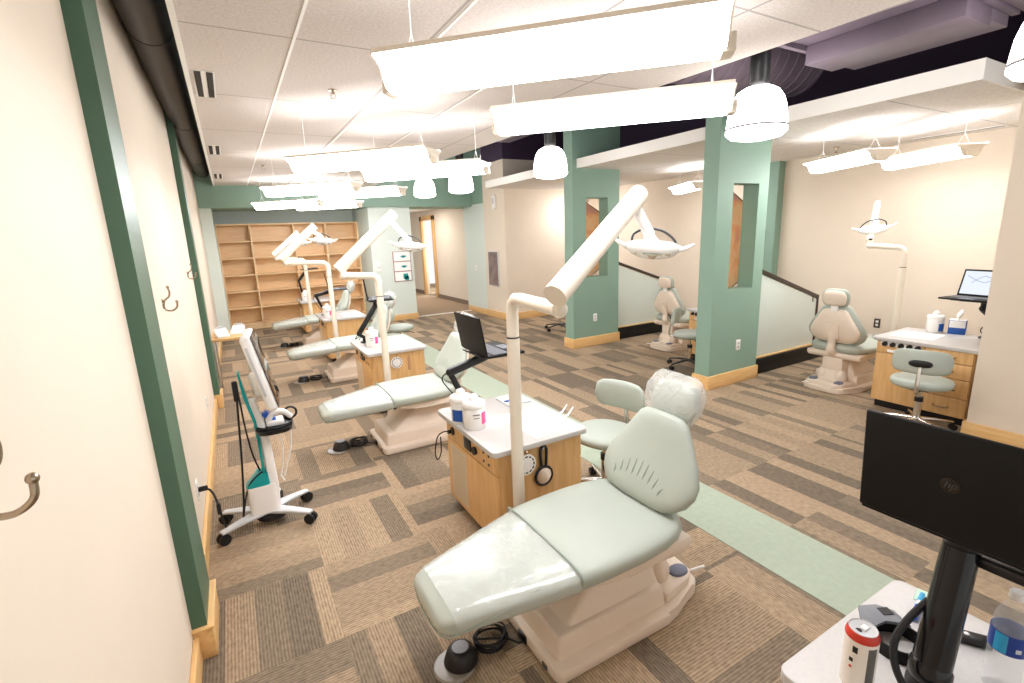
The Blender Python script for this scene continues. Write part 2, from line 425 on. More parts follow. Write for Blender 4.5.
# right wall of the bays
b = MB(); b.span((7.0, -1.6, 2.68), (7.15, 9.4, 3.7)); struct(b, 'wall_right_upper', 'deck', 'dark painted wall above the dropped bay ceiling', 'wall')
b = MB(); b.span((7.0, -1.6, 0), (7.15, 9.4, 2.68)); struct(b, 'wall_right', 'beige', 'beige back wall of the treatment bays on the right', 'wall')
b = MB(); b.span((6.98, 1.38, 0), (7.0, 8.5, .12), .004); struct(b, 'baseboard_right', 'oak', 'oak baseboard of the treatment bay back wall', 'baseboard')
b = MB(); b.span((4.86, .0, 2.75), (7.15, 1.03, 3.7)); struct(b, 'wall_near_upper', 'deck', 'dark painted wall above the near beige wall end', 'wall')
b = MB(); b.span((4.86, 1.03, 0), (7.15, 1.38, 3.5)); struct(b, 'wall_near_pier', 'beige', 'beige wall end beside the right bay close to the near laptop', 'wall')
b = MB(); b.span((4.84, 1.01, 0), (4.86, 1.4, .13), .004); b.span((4.862, 1.38, 0), (5.0, 1.4, .13), .004); struct(b, 'baseboard_near_pier', 'oak', 'oak baseboard at the foot of the near beige wall end', 'baseboard')
# two green columns with window openings
for k, (x0, x1, y0, y1, lab) in enumerate(((4.23, 5.03, 3.3, 3.48, 'nearer green column with a tall window opening and an outlet'), (4.26, 5.12, 5.7, 5.9, 'farther green column with a tall window opening and an outlet'))):
    wa, wb = x0+.235, x0+.64
    z0, z1 = 1.04, 2.12 if k == 0 else 2.17
    b = MB(); b.span((x0, y0, 0), (wa, y1, 3.6)); b.span((wb, y0, 0), (x1, y1, 3.6)); b.span((wa, y0, 0), (wb, y1, z0)); b.span((wa, y0, z1), (wb, y1, 3.6))
    bmesh.ops.remove_doubles(b.bm, verts=b.bm.verts, dist=1e-4)
    struct(b, ['wall_column', 'wall_column_far'][k], 'green', lab, 'column')
    b = MB(); b.span((x0-.02, y0-.02, 0), (x1+.02, y1+.02, .145), .005)
    struct(b, ['baseboard_column', 'baseboard_column_far'][k], 'oakx', ['oak baseboard wrapped round the foot of the nearer green column', 'oak baseboard wrapped round the foot of the farther green column'][k], 'baseboard')
# green wall posts on the back wall at the ends of the dividers
b = MB(); b.span((6.86, 4.36, 0), (7.0, 4.75, 2.58)); struct(b, f'trim_{n}', 'green', 'green post on the bay wall just right of the nearer column', 'post'); n += 1
# ceilings
b = MB(); b.prism([(-.065, -1.5), (3.05, -1.5), (2.96, 1.0), (2.66, 6.0), (2.56, 10.0), (-.065, 10.0)], 'Z', 2.70, 2.73); struct(b, 'ceiling', 'tile', 'speckled white acoustic panel ceiling over the chair row', 'ceiling')
b = MB(); b.prism([(-.085, -1.5), (-.06, -1.5), (-.06, 10.0), (-.085, 10.0)], 'Z', 2.685, 2.76); struct(b, f'trim_{n}', 'white_trim', 'white edge trim of the ceiling along the dark duct', 'ceiling trim'); n += 1
for k, x in enumerate((.43, 1.08, 1.69)):
    b = MB(); b.span((x-.007, -1.5, 2.694), (x+.007, 10.0, 2.70)); struct(b, f'trim_{n}', 'white_trim', ['first white ceiling runner from the left wall', 'second white ceiling runner from the left wall', 'third white ceiling runner from the left wall'][k], 'ceiling runner'); n += 1
b = MB(); b.span((4.35, 1.45, 2.565), (7.0, 8.5, 2.68)); o = struct(b, 'ceiling_bay', 'tile2', 'dropped white panel ceiling over the right treatment bays', 'ceiling')
b = MB(); b.span((4.335, 1.435, 2.56), (4.35, 8.5, 2.685)); b.span((4.35, 1.435, 2.56), (7.0, 1.45, 2.685)); struct(b, f'trim_{n}', 'white_trim', 'white fascia around the dropped bay ceiling', 'ceiling trim'); n += 1
b = MB(); b.span((-.6, -1.6, 3.7), (7.3, 11.7, 3.8)); struct(b, 'ceiling_deck', 'deck', 'dark purple painted deck above the open ceiling gap', 'ceiling')

# ------------------------------------------------------------------ ducts, vents, sprinklers
b = MB(); b.cyl((-.217, -1.5, 2.93), (-.217, 9.95, 2.93), .118, seg=32)
d = tag(b.build('round_duct', 'black_duct'), 'long black round duct above the left wall beside the ceiling edge', 'duct')
for y in (1.2, 3.62, 6.0, 8.4):
    b = MB(); b.cyl((-.217, y, 2.93), (-.217, y+.02, 2.93), .121, seg=32); b.build('coupling_band', 'black_duct', d)
d = thing('air_duct', 'large purple grey rectangular air duct with flanges in the ceiling gap', 'duct', (3.75, 1.7, 2.75))
b = MB(); b.span((-.75, -.4, .12), (.12, .45, .5), .004); b.build('upper_section', 'duct', d)
b = MB(); b.span((-.17, -.4, .0), (.16, .45, .12), .004); b.build('lower_section', 'duct', d)
b = MB(); b.span((.16, -.4, .03), (.4, .42, .3), .004); b.build('side_section', 'duct', d)
for y in (.45, -.44):
    b = MB(); b.span((-.78, y, .09), (.42, y+.035, .53)); b.build('flange', 'duct', d)
b = MB(); b.span((-.1, -1.9, .1), (.75, -.44, .7), .02); b.build('plenum_box', 'duct', d)
d = thing('spiral_duct', 'round spiral ribbed air duct behind the near pendant lamp', 'duct', (3.4, 2.95, 3.12))
A_, B_ = Vector((-.95, .12, 0)), Vector((1.3, -.06, .0))
b = MB(); b.cyl(A_, B_, .28, seg=36); b.build('pipe', 'duct', d)
for i in range(20):
    b = MB(); b.torus(A_.lerp(B_, (i+.5)/20), .282, .006, 'X', 28, 5); b.build('rib', 'duct', d)
d = thing('air_duct', 'dark rectangular duct in the ceiling gap over the far pendant lamps', 'duct', (3.9, 6.2, 3.15))
b = MB(); b.span((-.3, -1.1, 0), (.3, 1.1, .3), .01); b.build('section', 'duct', d)
for y in (-1.13, -.02):
    b = MB(); b.span((-.33, y, -.03), (.33, y+.05, .33)); b.build('flange', 'duct', d)
SV = [('nearest two slot black ceiling vent beside the left ceiling edge', 3.58, 4.16), ('middle two slot black ceiling vent beside the left ceiling edge', 6.08, 6.63), ('farthest two slot black ceiling vent beside the left ceiling edge', 8.4, 8.95)]
for lab, y0, y1 in SV:
    t = thing('ceiling_vent', lab, 'vent', (0.012, (y0+y1)/2, 2.70), group='slot vents along the ceiling edge'); L = (y1-y0)/2
    b = MB(); b.span((-.055, -L, -.005), (.06, L, 0)); b.build('frame', 'white_trim', t)
    for x in (-.03, .032):
        b = MB(); b.span((x-.017, -L+.01, -.009), (x+.017, L-.01, -.004)); b.build('slot', 'matte_black', t)
for lab, x0, x1, y0, y1 in (('thin dark slot vent in the ceiling of the near right bay', 6.72, 6.77, 2.0, 2.75), ('thin dark slot vent in the ceiling of the middle right bay', 6.5, 6.55, 5.2, 5.75)):
    t = thing('ceiling_vent', lab, 'vent', ((x0+x1)/2, (y0+y1)/2, 2.565)); L = (y1-y0)/2
    b = MB(); b.span((-.04, -L, -.005), (.04, L, 0)); b.build('frame', 'white_trim', t)
    b = MB(); b.span((-.018, -L+.01, -.008), (.018, L-.01, -.004)); b.build('slot', 'grey', t)
for lab, x, y, z in (('small ceiling sprinkler left of the nearest long lamp', .76, 3.7, 2.70), ('small ceiling sprinkler beyond the second lamp row', .54, 7.4, 2.70), ('small ceiling sprinkler in the near right bay ceiling', 6.4, 3.38, 2.565)):
    t = thing('sprinkler', lab, 'sprinkler', (x, y, z))
    b = MB(); b.lathe([(.03, 0), (.03, -.006), (.012, -.01), (.01, -.03)]); b.build('rose', 'nickel', t)
    b = MB(); b.tube([(-.014, 0, -.03), (-.016, 0, -.045), (0, 0, -.06), (.016, 0, -.045), (.014, 0, -.03)], .003, 6); b.lathe([(.0, -.058), (.022, -.06), (.022, -.063), (.0, -.064)]); b.build('deflector', 'nickel', t)

# ------------------------------------------------------------------ long lamps on cables
def long_lamp(L, dm='diffuser'):
    t = bpy.data.objects.new('pendant_strip_lamp', None); COL.objects.link(t); t['category'] = 'lamp'
    prof = [(-.15, .098), (-.149, .092), (-.12, .082), (-.095, .062), (-.082, .03), (-.066, .006), (-.04, -.002), (.04, -.002), (.066, .006), (.082, .03), (.095, .062), (.12, .082), (.149, .092), (.15, .098)]
    b = MB(); A = b.ring([(-L/2, y, z) for y, z in prof]); B = b.ring([(L/2, y, z) for y, z in prof]); b.skin([A, B], caps=False)
    b.build('diffuser', dm, t, sharp=60)
    b = MB()
    for s in (-1, 1):
        b.prism([(y*1.01, z) for y, z in prof], 'X', s*L/2, s*(L/2+.008))
        b.span((s*L/2-.01, -.045, -.006), (s*(L/2+.03), .045, .05), .005)
    b.span((-L/2, -.155, .096), (L/2, -.147, .112)); b.span((-L/2, .147, .096), (L/2, .155, .112))
    b.build('housing', 'lamp_cream', t)
    b = MB(); b.span((-L/2+.02, -.12, .1), (L/2-.02, .12, .108)); b.build('uplight_lens', emis_up, t)
    return t
emis_up = emis('lamp_uplight', (252, 250, 252), 1.2)
LAMPS = [
    ((1.05, 1.56), 'long bright strip lamp nearest the camera, upper of the front pair', 1.22),
    ((1.80, 2.10), 'long bright strip lamp of the front pair, overlapping the nearer green column', 1.22),
    ((.99, 4.0), 'long bright strip lamp of the second row, left of its pair', 1.22),
    ((1.67, 4.48), 'long bright strip lamp of the second row, right of its pair', 1.22),
    ((.93, 6.25), 'long bright strip lamp of the third row, left of its pair', 1.22),
    ((1.60, 6.7), 'long bright strip lamp of the third row, right of its pair', 1.22),
    ((.93, 8.75), 'long bright strip lamp of the farthest row above the bookshelf, left of its pair', 1.22),
    ((1.58, 9.0), 'long bright strip lamp of the farthest row above the bookshelf, right of its pair', 1.22)]
proto_main = long_lamp(1.17)
proto2 = long_lamp(.92, 'diffuser_bay')
def lamp_at(xy, lab, ang, z, zc, first=[True, True], bay=0):
    proto = (proto_main, proto2)[bay]
    if first[bay]:
        o = proto; o.location = (*xy, z); o.rotation_euler = (0, 0, ang); first[bay] = False
    else:
        o = dup(proto, (*xy, z), ang, lab, skip=('hanging_cable',))
    o['label'] = lab; o['group'] = 'long strip lamps hung from the ceiling'
    Lh = (.5, .38)[bay]
    for s in (-1, 1):
        c = MB(); c.cyl((s*Lh, 0, zc-z), (s*Lh, 0, .2), .0022, seg=6); c.cyl((s*Lh, 0, .2), (s*Lh, .06, .1), .0022, seg=6); c.cyl((s*Lh, 0, .2), (s*Lh, -.06, .1), .0022, seg=6)
        c.lathe([(.03, zc-z), (.03, zc-z-.01), (.0, zc-z-.02)], (s*Lh, 0, 0), 14)
        c.build('hanging_cable', 'white', o)
    return o
for xy, lab, L in LAMPS: lamp_at(xy, lab, math.radians(-45), 2.24, 2.70)
for xy, lab in (((5.34, 2.72), 'strip lamp under the right bay ceiling, left of its pair'), ((5.92, 2.29), 'strip lamp under the right bay ceiling, right of its pair beside the wall end'), ((6.0, 5.2), 'strip lamp under the bay ceiling seen between the two green columns'), ((6.2, 8.0), 'strip lamp in the last bay beyond the farther green column')):
    lamp_at(xy, lab, math.radians(60), 2.22, 2.565, bay=1)

# ------------------------------------------------------------------ dome pendants
def dome():
    t = bpy.data.objects.new('dome_pendant', None); COL.objects.link(t); t['category'] = 'pendant lamp'
    prof = [(.04, .30), (.09, .292), (.135, .265), (.165, .22), (.184, .16), (.193, .09), (.198, .03), (.2, 0), (.17, -.03), (.1, -.045), (.001, -.05)]
    b = MB(); b.lathe(prof, seg=40); b.build('glass_shade', 'shade', t)
    b = MB(); b.lathe([(.2, .034), (.203, .034), (.206, .026), (.203, .02), (.2, .02)], seg=40, closed=True); b.build('band', mat('shade_band', (150, 146, 150), .4), t)
    b = MB(); b.lathe([(.0, .62), (.065, .62), (.065, .33), (.045, .30), (.0, .295)], seg=24); b.build('ballast_can', 'black', t)
    b = MB(); b.cyl((0, 0, .62), (0, 0, 1.35), .008, seg=8); b.build('stem', 'black', t)
    return t
dm = dome()
for i, (x, y, z, s, lab) in enumerate(((3.3, 2.29, 2.33, .98, 'glowing dome pendant in front of the nearer green column'), (3.33, 4.87, 2.36, .98, 'glowing dome pendant beside the farther green column'), (3.36, 7.45, 2.42, 1.0, 'glowing dome pendant near the green bulkhead, right of two'), (3.3, 8.95, 2.47, 1.0, 'glowing dome pendant over the hallway opening, left of two'), (3.44, .86, 2.37, .95, 'glowing dome pendant at the right edge of the ceiling gap'))):
    o = dm if i == 0 else dup(dm, (0, 0, 0), 0, lab)
    o.location = (x, y, z); o.scale = (s, s, s); o['label'] = lab; o['group'] = 'dome pendants down the ceiling gap'

# ------------------------------------------------------------------ dental chairs
def make_chair(upright=False):
    t = bpy.data.objects.new('dental_chair', None); COL.objects.link(t); t['category'] = 'dental chair'
    # base casting: floor plate, stepped skirt, hump
    b = MB()
    plate = [(-.49, -.235), (-.465, -.262), (.10, -.268), (.17, -.235), (.34, -.2), (.385, -.165), (.40, -.1), (.40, .1), (.385, .165), (.34, .2), (.17, .235), (.10, .268), (-.465, .262), (-.49, .235)]
    b.prism(plate, 'Z', 0.0, .055, .012)
    b.prism([(.14, -.215), (.32, -.18), (.37, -.14), (.38, 0), (.37, .14), (.32, .18), (.14, .215)], 'Z', .05, .095, .012)
    part = b.build('base_plate', 'cream', t)
    for y in (-.17, .17):
        b = MB(); b.span((-.495, y-.016, .018), (-.488, y+.016, .036)); b.build('floor_slot', 'ink', part)
    b = MB(); b.span((-.498, -.03, .008), (-.486, .03, .045), .003); b.build('lead_socket', 'black', part)
    def tier(b, z0, x0, x1, h, z1, X0, X1, Hh, bev=.02):
        A = b.ring([(x0, -h, z0), (x1, -h, z0), (x1, h, z0), (x0, h, z0)]); B = b.ring([(X0, -Hh, z1), (X1, -Hh, z1), (X1, Hh, z1), (X0, Hh, z1)])
        b.skin([A, B]); es = list({e for v in A+B for e in v.link_edges}); bmesh.ops.bevel(b.bm, geom=es, offset=bev, segments=3, profile=.5, affect='EDGES')
    b = MB()
    tier(b, .03, -.455, .14, .215, .155, -.445, .12, .205, .018)
    tier(b, .12, -.435, .13, .195, .30, -.17, .09, .115, .022)
    b.build('base_skirt', 'cream', t)
    b = MB(); tier(b, .06, .04, .27, .13, .24, .06, .2, .1, .03); b.sph((.2, -.09, .13), (.055, .06, .075)); b.sph((.2, .09, .13), (.055, .06, .075)); b.build('rear_housing', 'cream', t)
    for s in (-1, 1):
        b = MB(); b.loft([((.305, s*.125, .094), (.05, 0, 0), (0, .038, 0)), ((.305, s*.125, .106), (.048, 0, 0), (0, .036, 0)), ((.305, s*.125, .11), (.038, 0, 0), (0, .028, 0))], 2.2); part_label(b.build('foot_button', 'button', t), 'slate grey foot button')
    for y in (-.13, .13):
        b = MB(); b.cyl((.38, y, .07), (.46, y-.02, .075), .006, seg=8); b.build('foot_lever', 'white', t)
    # lifting arm and seat frame
    b = MB(); b.prism([(-.16, .28), (.14, .16), (.22, .2), (.22, .33), (.1, .36), (-.16, .34)], 'Y', -.1, .1, .015); b.build('lift_arm', 'cream', t)
    b = MB(); b.prism([(-.33, .365), (-.24, .345), (-.2, .355), (-.12, .325), (.0, .35), (.06, .325), (.2, .32), (.235, .35), (.23, .39), (-.33, .39)], 'Y', -.258, .258, .012); b.build('seat_frame', 'cream', t)
    # leg rest (under a clear sheet) and seat
    def pad(secs, e=3.2):
        return MB().loft([((x, 0, z), (0, w, 0), (-hx, 0, h)) for x, z, w, h, hx in secs], e, 36)
    legs = [(-.905, .362, .10, .012, .004), (-.898, .363, .135, .034, .01), (-.878, .366, .158, .05, .012), (-.84, .371, .174, .056, .01), (-.7, .385, .208, .058, .01), (-.54, .4, .245, .058, .008), (-.43, .41, .27, .057, .006), (-.385, .415, .278, .057, 0)]
    lr = pad(legs).build('leg_rest', 'vinyl_film', t, sharp=60)
    film = [(x-.006 if i == 0 else x, z, w+.003, h+.003, hx) for i, (x, z, w, h, hx) in enumerate(legs[3:])]
    pad(film).build('clear_sheet', 'film2', lr, sharp=60)
    b = MB()
    side = []
    for x, z, w, h, hx in legs[2:6]:
        dz = max(-.04, min(.045, -.03+.2*(x+.88))); side.append((x, w*(1-abs(dz/h)**3.2)**(1/3.2)+.001, z+dz))
    loop = [(x, -w, z) for x, w, z in reversed(side)] + [(-.899, -.11, .34), (-.904, 0, .338), (-.899, .11, .34)] + side
    b.tube(loop, .0032, 6, smooth=5); b.build('piping', 'seam', lr)
    seat = [(-.388, .42, .276, .05, 0), (-.38, .421, .284, .055, 0), (-.25, .424, .294, .057, 0), (-.08, .426, .297, .057, 0), (.05, .428, .288, .056, 0), (.13, .43, .268, .054, 0), (.19, .431, .235, .05, 0), (.222, .432, .19, .04, 0), (.238, .432, .13, .022, 0)]
    st = pad(seat).build('seat', 'vinyl', t, sharp=60)
    b = MB(); b.tube([(-.386, -.279, .42), (-.388, -.255, .468), (-.39, 0, .4755), (-.388, .255, .468), (-.386, .279, .42)], .0035, 6, smooth=6); b.build('seam', 'seam', st)
    # backrest
    p0, p1 = Vector((.155, 0, .465)), (Vector((.255, 0, .875)) if upright else Vector((.35, 0, .845))); tg = (p1-p0).normalized(); nn = Vector((-tg.z, 0, tg.x))
    prof = [(0, .12, .014), (.02, .17, .034), (.07, .215, .048), (.16, .255, .055), (.28, .278, .056), (.4, .276, .055), (.55, .245, .053), (.7, .205, .05), (.85, .165, .046), (.94, .14, .038), (.985, .11, .025), (1., .06, .01)]
    def back(off, sc, th):
        return MB().loft([(p0+(p1-p0)*(.5+(q-.5)*sc)+nn*off+nn*(.03*(1-math.cos(3*(q-.45)))), (0, w*sc, 0), nn*h*th) for q, w, h in prof], 2.5, 36)
    bk = back(0, 1, 1).build('backrest', 'vinyl', t, sharp=60)
    b = MB()
    c = p0+(p1-p0)*.14+nn*.05
    for i in range(9):
        a = (i-4)/4; u = c + Vector((0, .14*a, 0)); r0 = .12*(1-.6*a*a)
        b.tube([u - tg*.01+nn*.006, u+tg*r0*.5+nn*.0095, u+tg*r0+Vector((0, .012*a, 0))+nn*.006], [.001, .0042, .001], 6, smooth=4)
    b.build('lumbar_pleat', 'seam', bk)  # darker tone puts the shade of the creases into the pleat colour
    sh = back(-.045, .86, .75).build('back_shell', 'cream', t, sharp=60)
    rot = Matrix((Vector((nn.x, 0, nn.z)), Vector((0, 1, 0)), Vector((tg.x, 0, tg.z)))).transposed()
    b = MB(); q = p0+(p1-p0)*.42-nn*.092; b.box(q, (.02, .13, .16), .008, 2, rot=rot); b.build('rear_cover', 'cream', sh)
    b = MB(); b.tube([q, p0+(p1-p0)*.12-nn*.1, (.27, 0, .42), (.18, 0, .36)], [.03, .038, .042, .04], 12, smooth=4); b.build('back_bracket', 'cream', t)
    # headrest in a clear bag
    hc = p1 + Vector((.012 if upright else .036, 0, .085 if upright else .064)); R2 = Matrix.Rotation(math.radians(-8), 3, 'Y') @ rot; t2 = R2 @ Vector((0, 0, 1)); n2 = R2 @ Vector((1, 0, 0))
    hp = [(-1, .05, .2), (-.95, .085, .5), (-.8, .108, .8), (-.4, .122, 1), (.1, .126, 1), (.55, .116, .95), (.85, .095, .75), (.96, .07, .45), (1, .04, .15)]
    hr = MB().loft([(hc+t2*.09*q, (0, w*1.06, 0), n2*.042*h) for q, w, h in hp], 2.6, 32).build('headrest', 'vinyl', t, sharp=60)
    MB().loft([(hc+t2*.075*q-n2*.028, (0, w*.9, 0), n2*.035*h) for q, w, h in hp], 2.6, 32).build('headrest_shell', 'cream', hr, sharp=60)
    b = MB(); b.box(hc - t2*.11 - n2*.02, (.02, .07, .12), .006, rot=R2); b.build('headrest_stem', 'white', t)
    b = MB(); b.loft([(hc+t2*(.098*q)+Vector((0, .012, 0)), (0, w*1.08+.006, 0), n2*.06*h) for q, w, h in [(-1.05, .09, .3), (-.9, .115, .7), (-.3, .14, 1), (.4, .14, 1), (.8, .13, .85), (1.05, .12, .5), (1.25, .1, .2)]], 3, 40)
    b.bm.verts.ensure_lookup_table()
    for v in b.bm.verts:
        k = noise.noise_vector(v.co*22); v.co += Vector((k.x, k.y, k.z))*.011
    bag = b.build('plastic_bag', 'film', hr, sharp=30)
    return t
chair0 = make_chair(); chair1 = make_chair(True)
GL = 'dental chairs in the row with footrests to the left wall'
CH = [((1.35, 1.53), 0, 'nearest sage green dental chair in front of the closest cabinet, headrest in a plastic bag', GL),
      ((1.35, 3.93), 0, 'sage green dental chair second from the camera, behind the cabinet with the open laptop', GL),
      ((1.35, 6.33), 0, 'sage green dental chair third from the camera, beyond the second cabinet', GL),
      ((1.35, 8.73), 0, 'sage green dental chair farthest back in front of the bookshelf', GL),
      ((5.5, 2.62), PI, 'sage green dental chair seen from behind in the right bay, beside the maple cabinet', 'dental chairs in the right bays'),
      ((5.55, 4.9), PI, 'sage green dental chair seen from behind between the two green columns', 'dental chairs in the right bays')]
for i, ((x, y), rz, lab, g) in enumerate(CH):
    far = 1.45 < 0
    if i == 0:
        chair0.location = (x, y, 0); chair0['label'] = lab; chair0['group'] = g
    elif i == 4:
        chair1.location = (x, y, 0); chair1.rotation_euler.z = rz; chair1['label'] = lab; chair1['group'] = g
    else:
        dup(chair1 if i == 5 else chair0, (x, y, 0), rz, lab, g)
# bags only on the row chairs
for o in list(bpy.data.objects):
    if o.name.startswith('plastic_bag') and o.parent and o.parent.parent and o.parent.parent.location.x > 4: bpy.data.objects.remove(o)

# foot pedals with their coiled leads
def pedal():
    t = bpy.data.objects.new('foot_pedal', None); COL.objects.link(t); t['category'] = 'foot pedal'
    b = MB(); b.lathe([(.0, 0), (.082, 0), (.086, .006), (.08, .014), (.0, .018)], (-.03, .0, 0), 32); b.build('foot_disc', mat('smoky_disc', (150, 144, 136), .3), t)
    b = MB(); b.lathe([(.066, .012), (.07, .02), (.066, .035), (.056, .062), (.048, .074), (.036, .079), (.0, .08)], (0, 0, 0), 32); b.build('dome', 'black', t)
    b = MB(); b.lathe([(.03, .0785), (.034, .082), (.0, .084)], (0, 0, 0), 24); b.build('cap', 'grey', t)
    b = MB()
    pts = [Vector((.06, -.02, .02))]
    for i in range(56):
        a = i*2*PI/11; r = .058+.006*math.sin(i*.9); pts.append(Vector((.15+r*math.cos(a+PI)*1.15, .03+r*math.sin(a+PI), .008+.0007*i+.004*math.sin(i*1.3))))
    pts += [Vector((.2, .0, .02)), Vector((.24, -.05, .02)), Vector((.257, -.06, .025))]
    b.tube(pts, .0048, 7, smooth=3); b.build('coiled_lead', 'rubber', t)
    return t
p0_ = pedal()
for i, (x, y, lab) in enumerate(((.59, 1.57, 'black domed foot pedal with coiled lead under the nearest chair footrest'), (.585, 4.0, 'black domed foot pedal with coiled lead by the second dental chair'), (.585, 6.35, 'black domed foot pedal with coiled lead by the third dental chair'), (.585, 8.75, 'black domed foot pedal with coiled lead by the farthest dental chair'))):
    o = p0_ if i == 0 else dup(p0_, (0, 0, 0), 0, lab)
    o.location = (x, y, 0); o['label'] = lab; o['group'] = 'foot pedals beside the dental chairs'

# ------------------------------------------------------------------ dental lights on poles
def head_parts(t, c, yaw=0., tilt=.1, s=1.):
    c = Vector(c); R = Matrix.Rotation(yaw, 3, 'Z') @ Matrix.Rotation(tilt, 3, 'Y') @ Matrix.Rotation(-.35, 3, 'X')
    P = lambda x, y, z: c + R @ (Vector((x, y, z))*s)
    b = MB(); rings = []
    for k in range(11):
        a = -1+2*k/10; q = math.sqrt(max(0, 1-a*a))
        rings.append((P(.128*a, 0, .012*a*a), R @ Vector((0, .012+.058*q, 0))*s, R @ Vector((0, 0, .010+.030*q))*s))
    b.loft(rings, 2.4, 24); h = b.build('light_head', 'white_gloss', t, sharp=60)
    b = MB(); b.loft([(P(-.085, -.01, -.024), R @ Vector((0, .02, 0))*s, R @ Vector((0, 0, .004))*s), (P(0, -.01, -.036), R @ Vector((0, .045, 0))*s, R @ Vector((0, 0, .006))*s), (P(.085, -.01, -.024), R @ Vector((0, .02, 0))*s, R @ Vector((0, 0, .004))*s)], 2.2, 20); b.build('reflector', 'chrome', h)
    for q in (-1, 1):
        b = MB(); b.tube([P(q*.115, .0, .01), P(q*.15, -.02, .012), P(q*.185, -.035, .03)], [.016*s, .012*s, .006*s], 10, smooth=4); b.sph(P(q*.115, 0, .012), .02*s, 12); b.build('handle', 'white', h)
    b = MB(); b.tube([P(-.105, .0, .03), P(-.1, .0, .075), P(-.045, 0, .105), P(.03, 0, .1), P(.085, 0, .065), P(.11, 0, .03)], .006*s, 8, smooth=5); b.build('yoke', 'black', h)
    b = MB(); b.loft([(P(0, .0, .02), R @ Vector((.05, 0, 0))*s, R @ Vector((0, .04, 0))*s), (P(-.02, .0, .06), R @ Vector((.03, 0, 0))*s, R @ Vector((0, .028, 0))*s), (P(-.035, .0, .10), R @ Vector((.018, 0, 0))*s, R @ Vector((0, .018, 0))*s)], 3, 20); b.build('back_housing', 'white', h)
    return h, P
def dental_light(lab, base, zb, knuckle, tubeA, tubeB, headc, yaw, group='dental lights on poles along the chair row', pr=.031, tr=.05):
    bx, by = base; t = thing('dental_light', lab, 'dental light', (bx, by, 0), group=group)
    o = Vector((bx, by, 0)); k = Vector(knuckle)-o; A = Vector(tubeA)-o; B = Vector(tubeB)-o; hc = Vector(headc)-o
    b = MB(); b.lathe([(.07, 0), (.07, .012), (.04, .02), (.0, .02)]); b.build('floor_flange', 'lamp_cream', t)
    b = MB(); b.cyl((0, 0, .01), (0, 0, zb-.19), pr, seg=24); pl = b.build('pole', 'lamp_cream', t)
    b = MB(); b.cyl((0, 0, zb-.192), (0, 0, zb-.186), pr+.0012, seg=24); b.build('joint_ring', 'black', pl)
    d = Vector((k.x, k.y, 0)).normalized(); b = MB()
    b.tube([Vector((0, 0, zb-.187)), Vector((0, 0, zb-.1)), Vector((0, 0, zb-.06)), Vector((0, 0, zb-.025))+d*.012, Vector((0, 0, zb-.004))+d*.04, Vector((0, 0, zb))+d*.085, k-d*.03, k], pr*.95, 20); b.build('swing_arm', 'lamp_cream', t)
    b = MB(); b.sph(k, pr*1.12, 20); b.cyl(k, k+Vector((0, 0, .055)), pr*.85, seg=18); b.build('knuckle', 'lamp_cream', t)
    b = MB(); b.cyl(k+Vector((0, 0, .05)), k+Vector((0, 0, .075)), pr*.6, seg=14); b.build('swivel', 'black', t)
    b = MB(); n = (B-A).normalized(); b.cyl(A, B, tr, tr*.92, seg=28); b.build('spring_arm', 'lamp_cream', t, sharp=50)
    e = B - n*.04 - Vector((0, 0, tr*.9))
    b = MB(); b.sph(e, .017, 12); b.build('pivot', 'black', t)
    top = hc + Vector((-.02, 0, .07))
    b = MB(); b.box(e*.5+top*.5+Vector((0, 0, .0)), (.045, .045, (e-top).length), .008, rot=(e-top).to_track_quat('Z', 'Y').to_matrix()); b.build('drop_bracket', 'white', t)
    head_parts(t, hc, yaw)
    return t
dental_light('dental light on the nearest cream pole, thick arm slanting up past the farther column', (1.12, 1.98), 1.41, (1.11, 1.58, 1.40), (1.07, 1.55, 1.46), (1.74, 1.80, 1.865), (1.80, 1.76, 1.60), -.8)
dental_light('dental light on the second pole, arm slanting up in front of the pale green pier', (1.13, 4.42), 1.385, (.84, 4.45, 1.40), (.80, 4.47, 1.45), (1.35, 4.5, 1.925), (1.46, 4.45, 1.62), -.35)
dental_light('dental light on the third pole from the camera in front of the bookshelf', (1.10, 6.8), 1.43, (.60, 6.83, 1.45), (.55, 6.83, 1.5), (1.0, 6.83, 1.90), (1.07, 6.83, 1.70), -.2)
dental_light('dental light on the farthest pole in front of the bookshelf', (1.10, 9.1), 1.41, (.67, 9.12, 1.45), (.64, 9.12, 1.5), (1.06, 9.12, 1.86), (1.07, 9.12, 1.69), -.15)
dental_light('dental light on the pole beside the maple cabinet in the right bay', (5.62, 2.245), 1.44, (5.62, 2.55, 1.455), (5.63, 2.56, 1.5), (6.05, 2.72, 1.885), (5.72, 2.58, 1.61), 1.9, 'dental lights in the right bays', pr=.028, tr=.03)
dental_light('dental light in the middle bay mostly hidden behind the nearer green column', (5.95, 4.2), 1.435, (5.95, 4.55, 1.45), (5.96, 4.56, 1.5), (6.2, 4.72, 1.9), (6.16, 4.78, 1.63), 1.9, 'dental lights in the right bays', tr=.042)

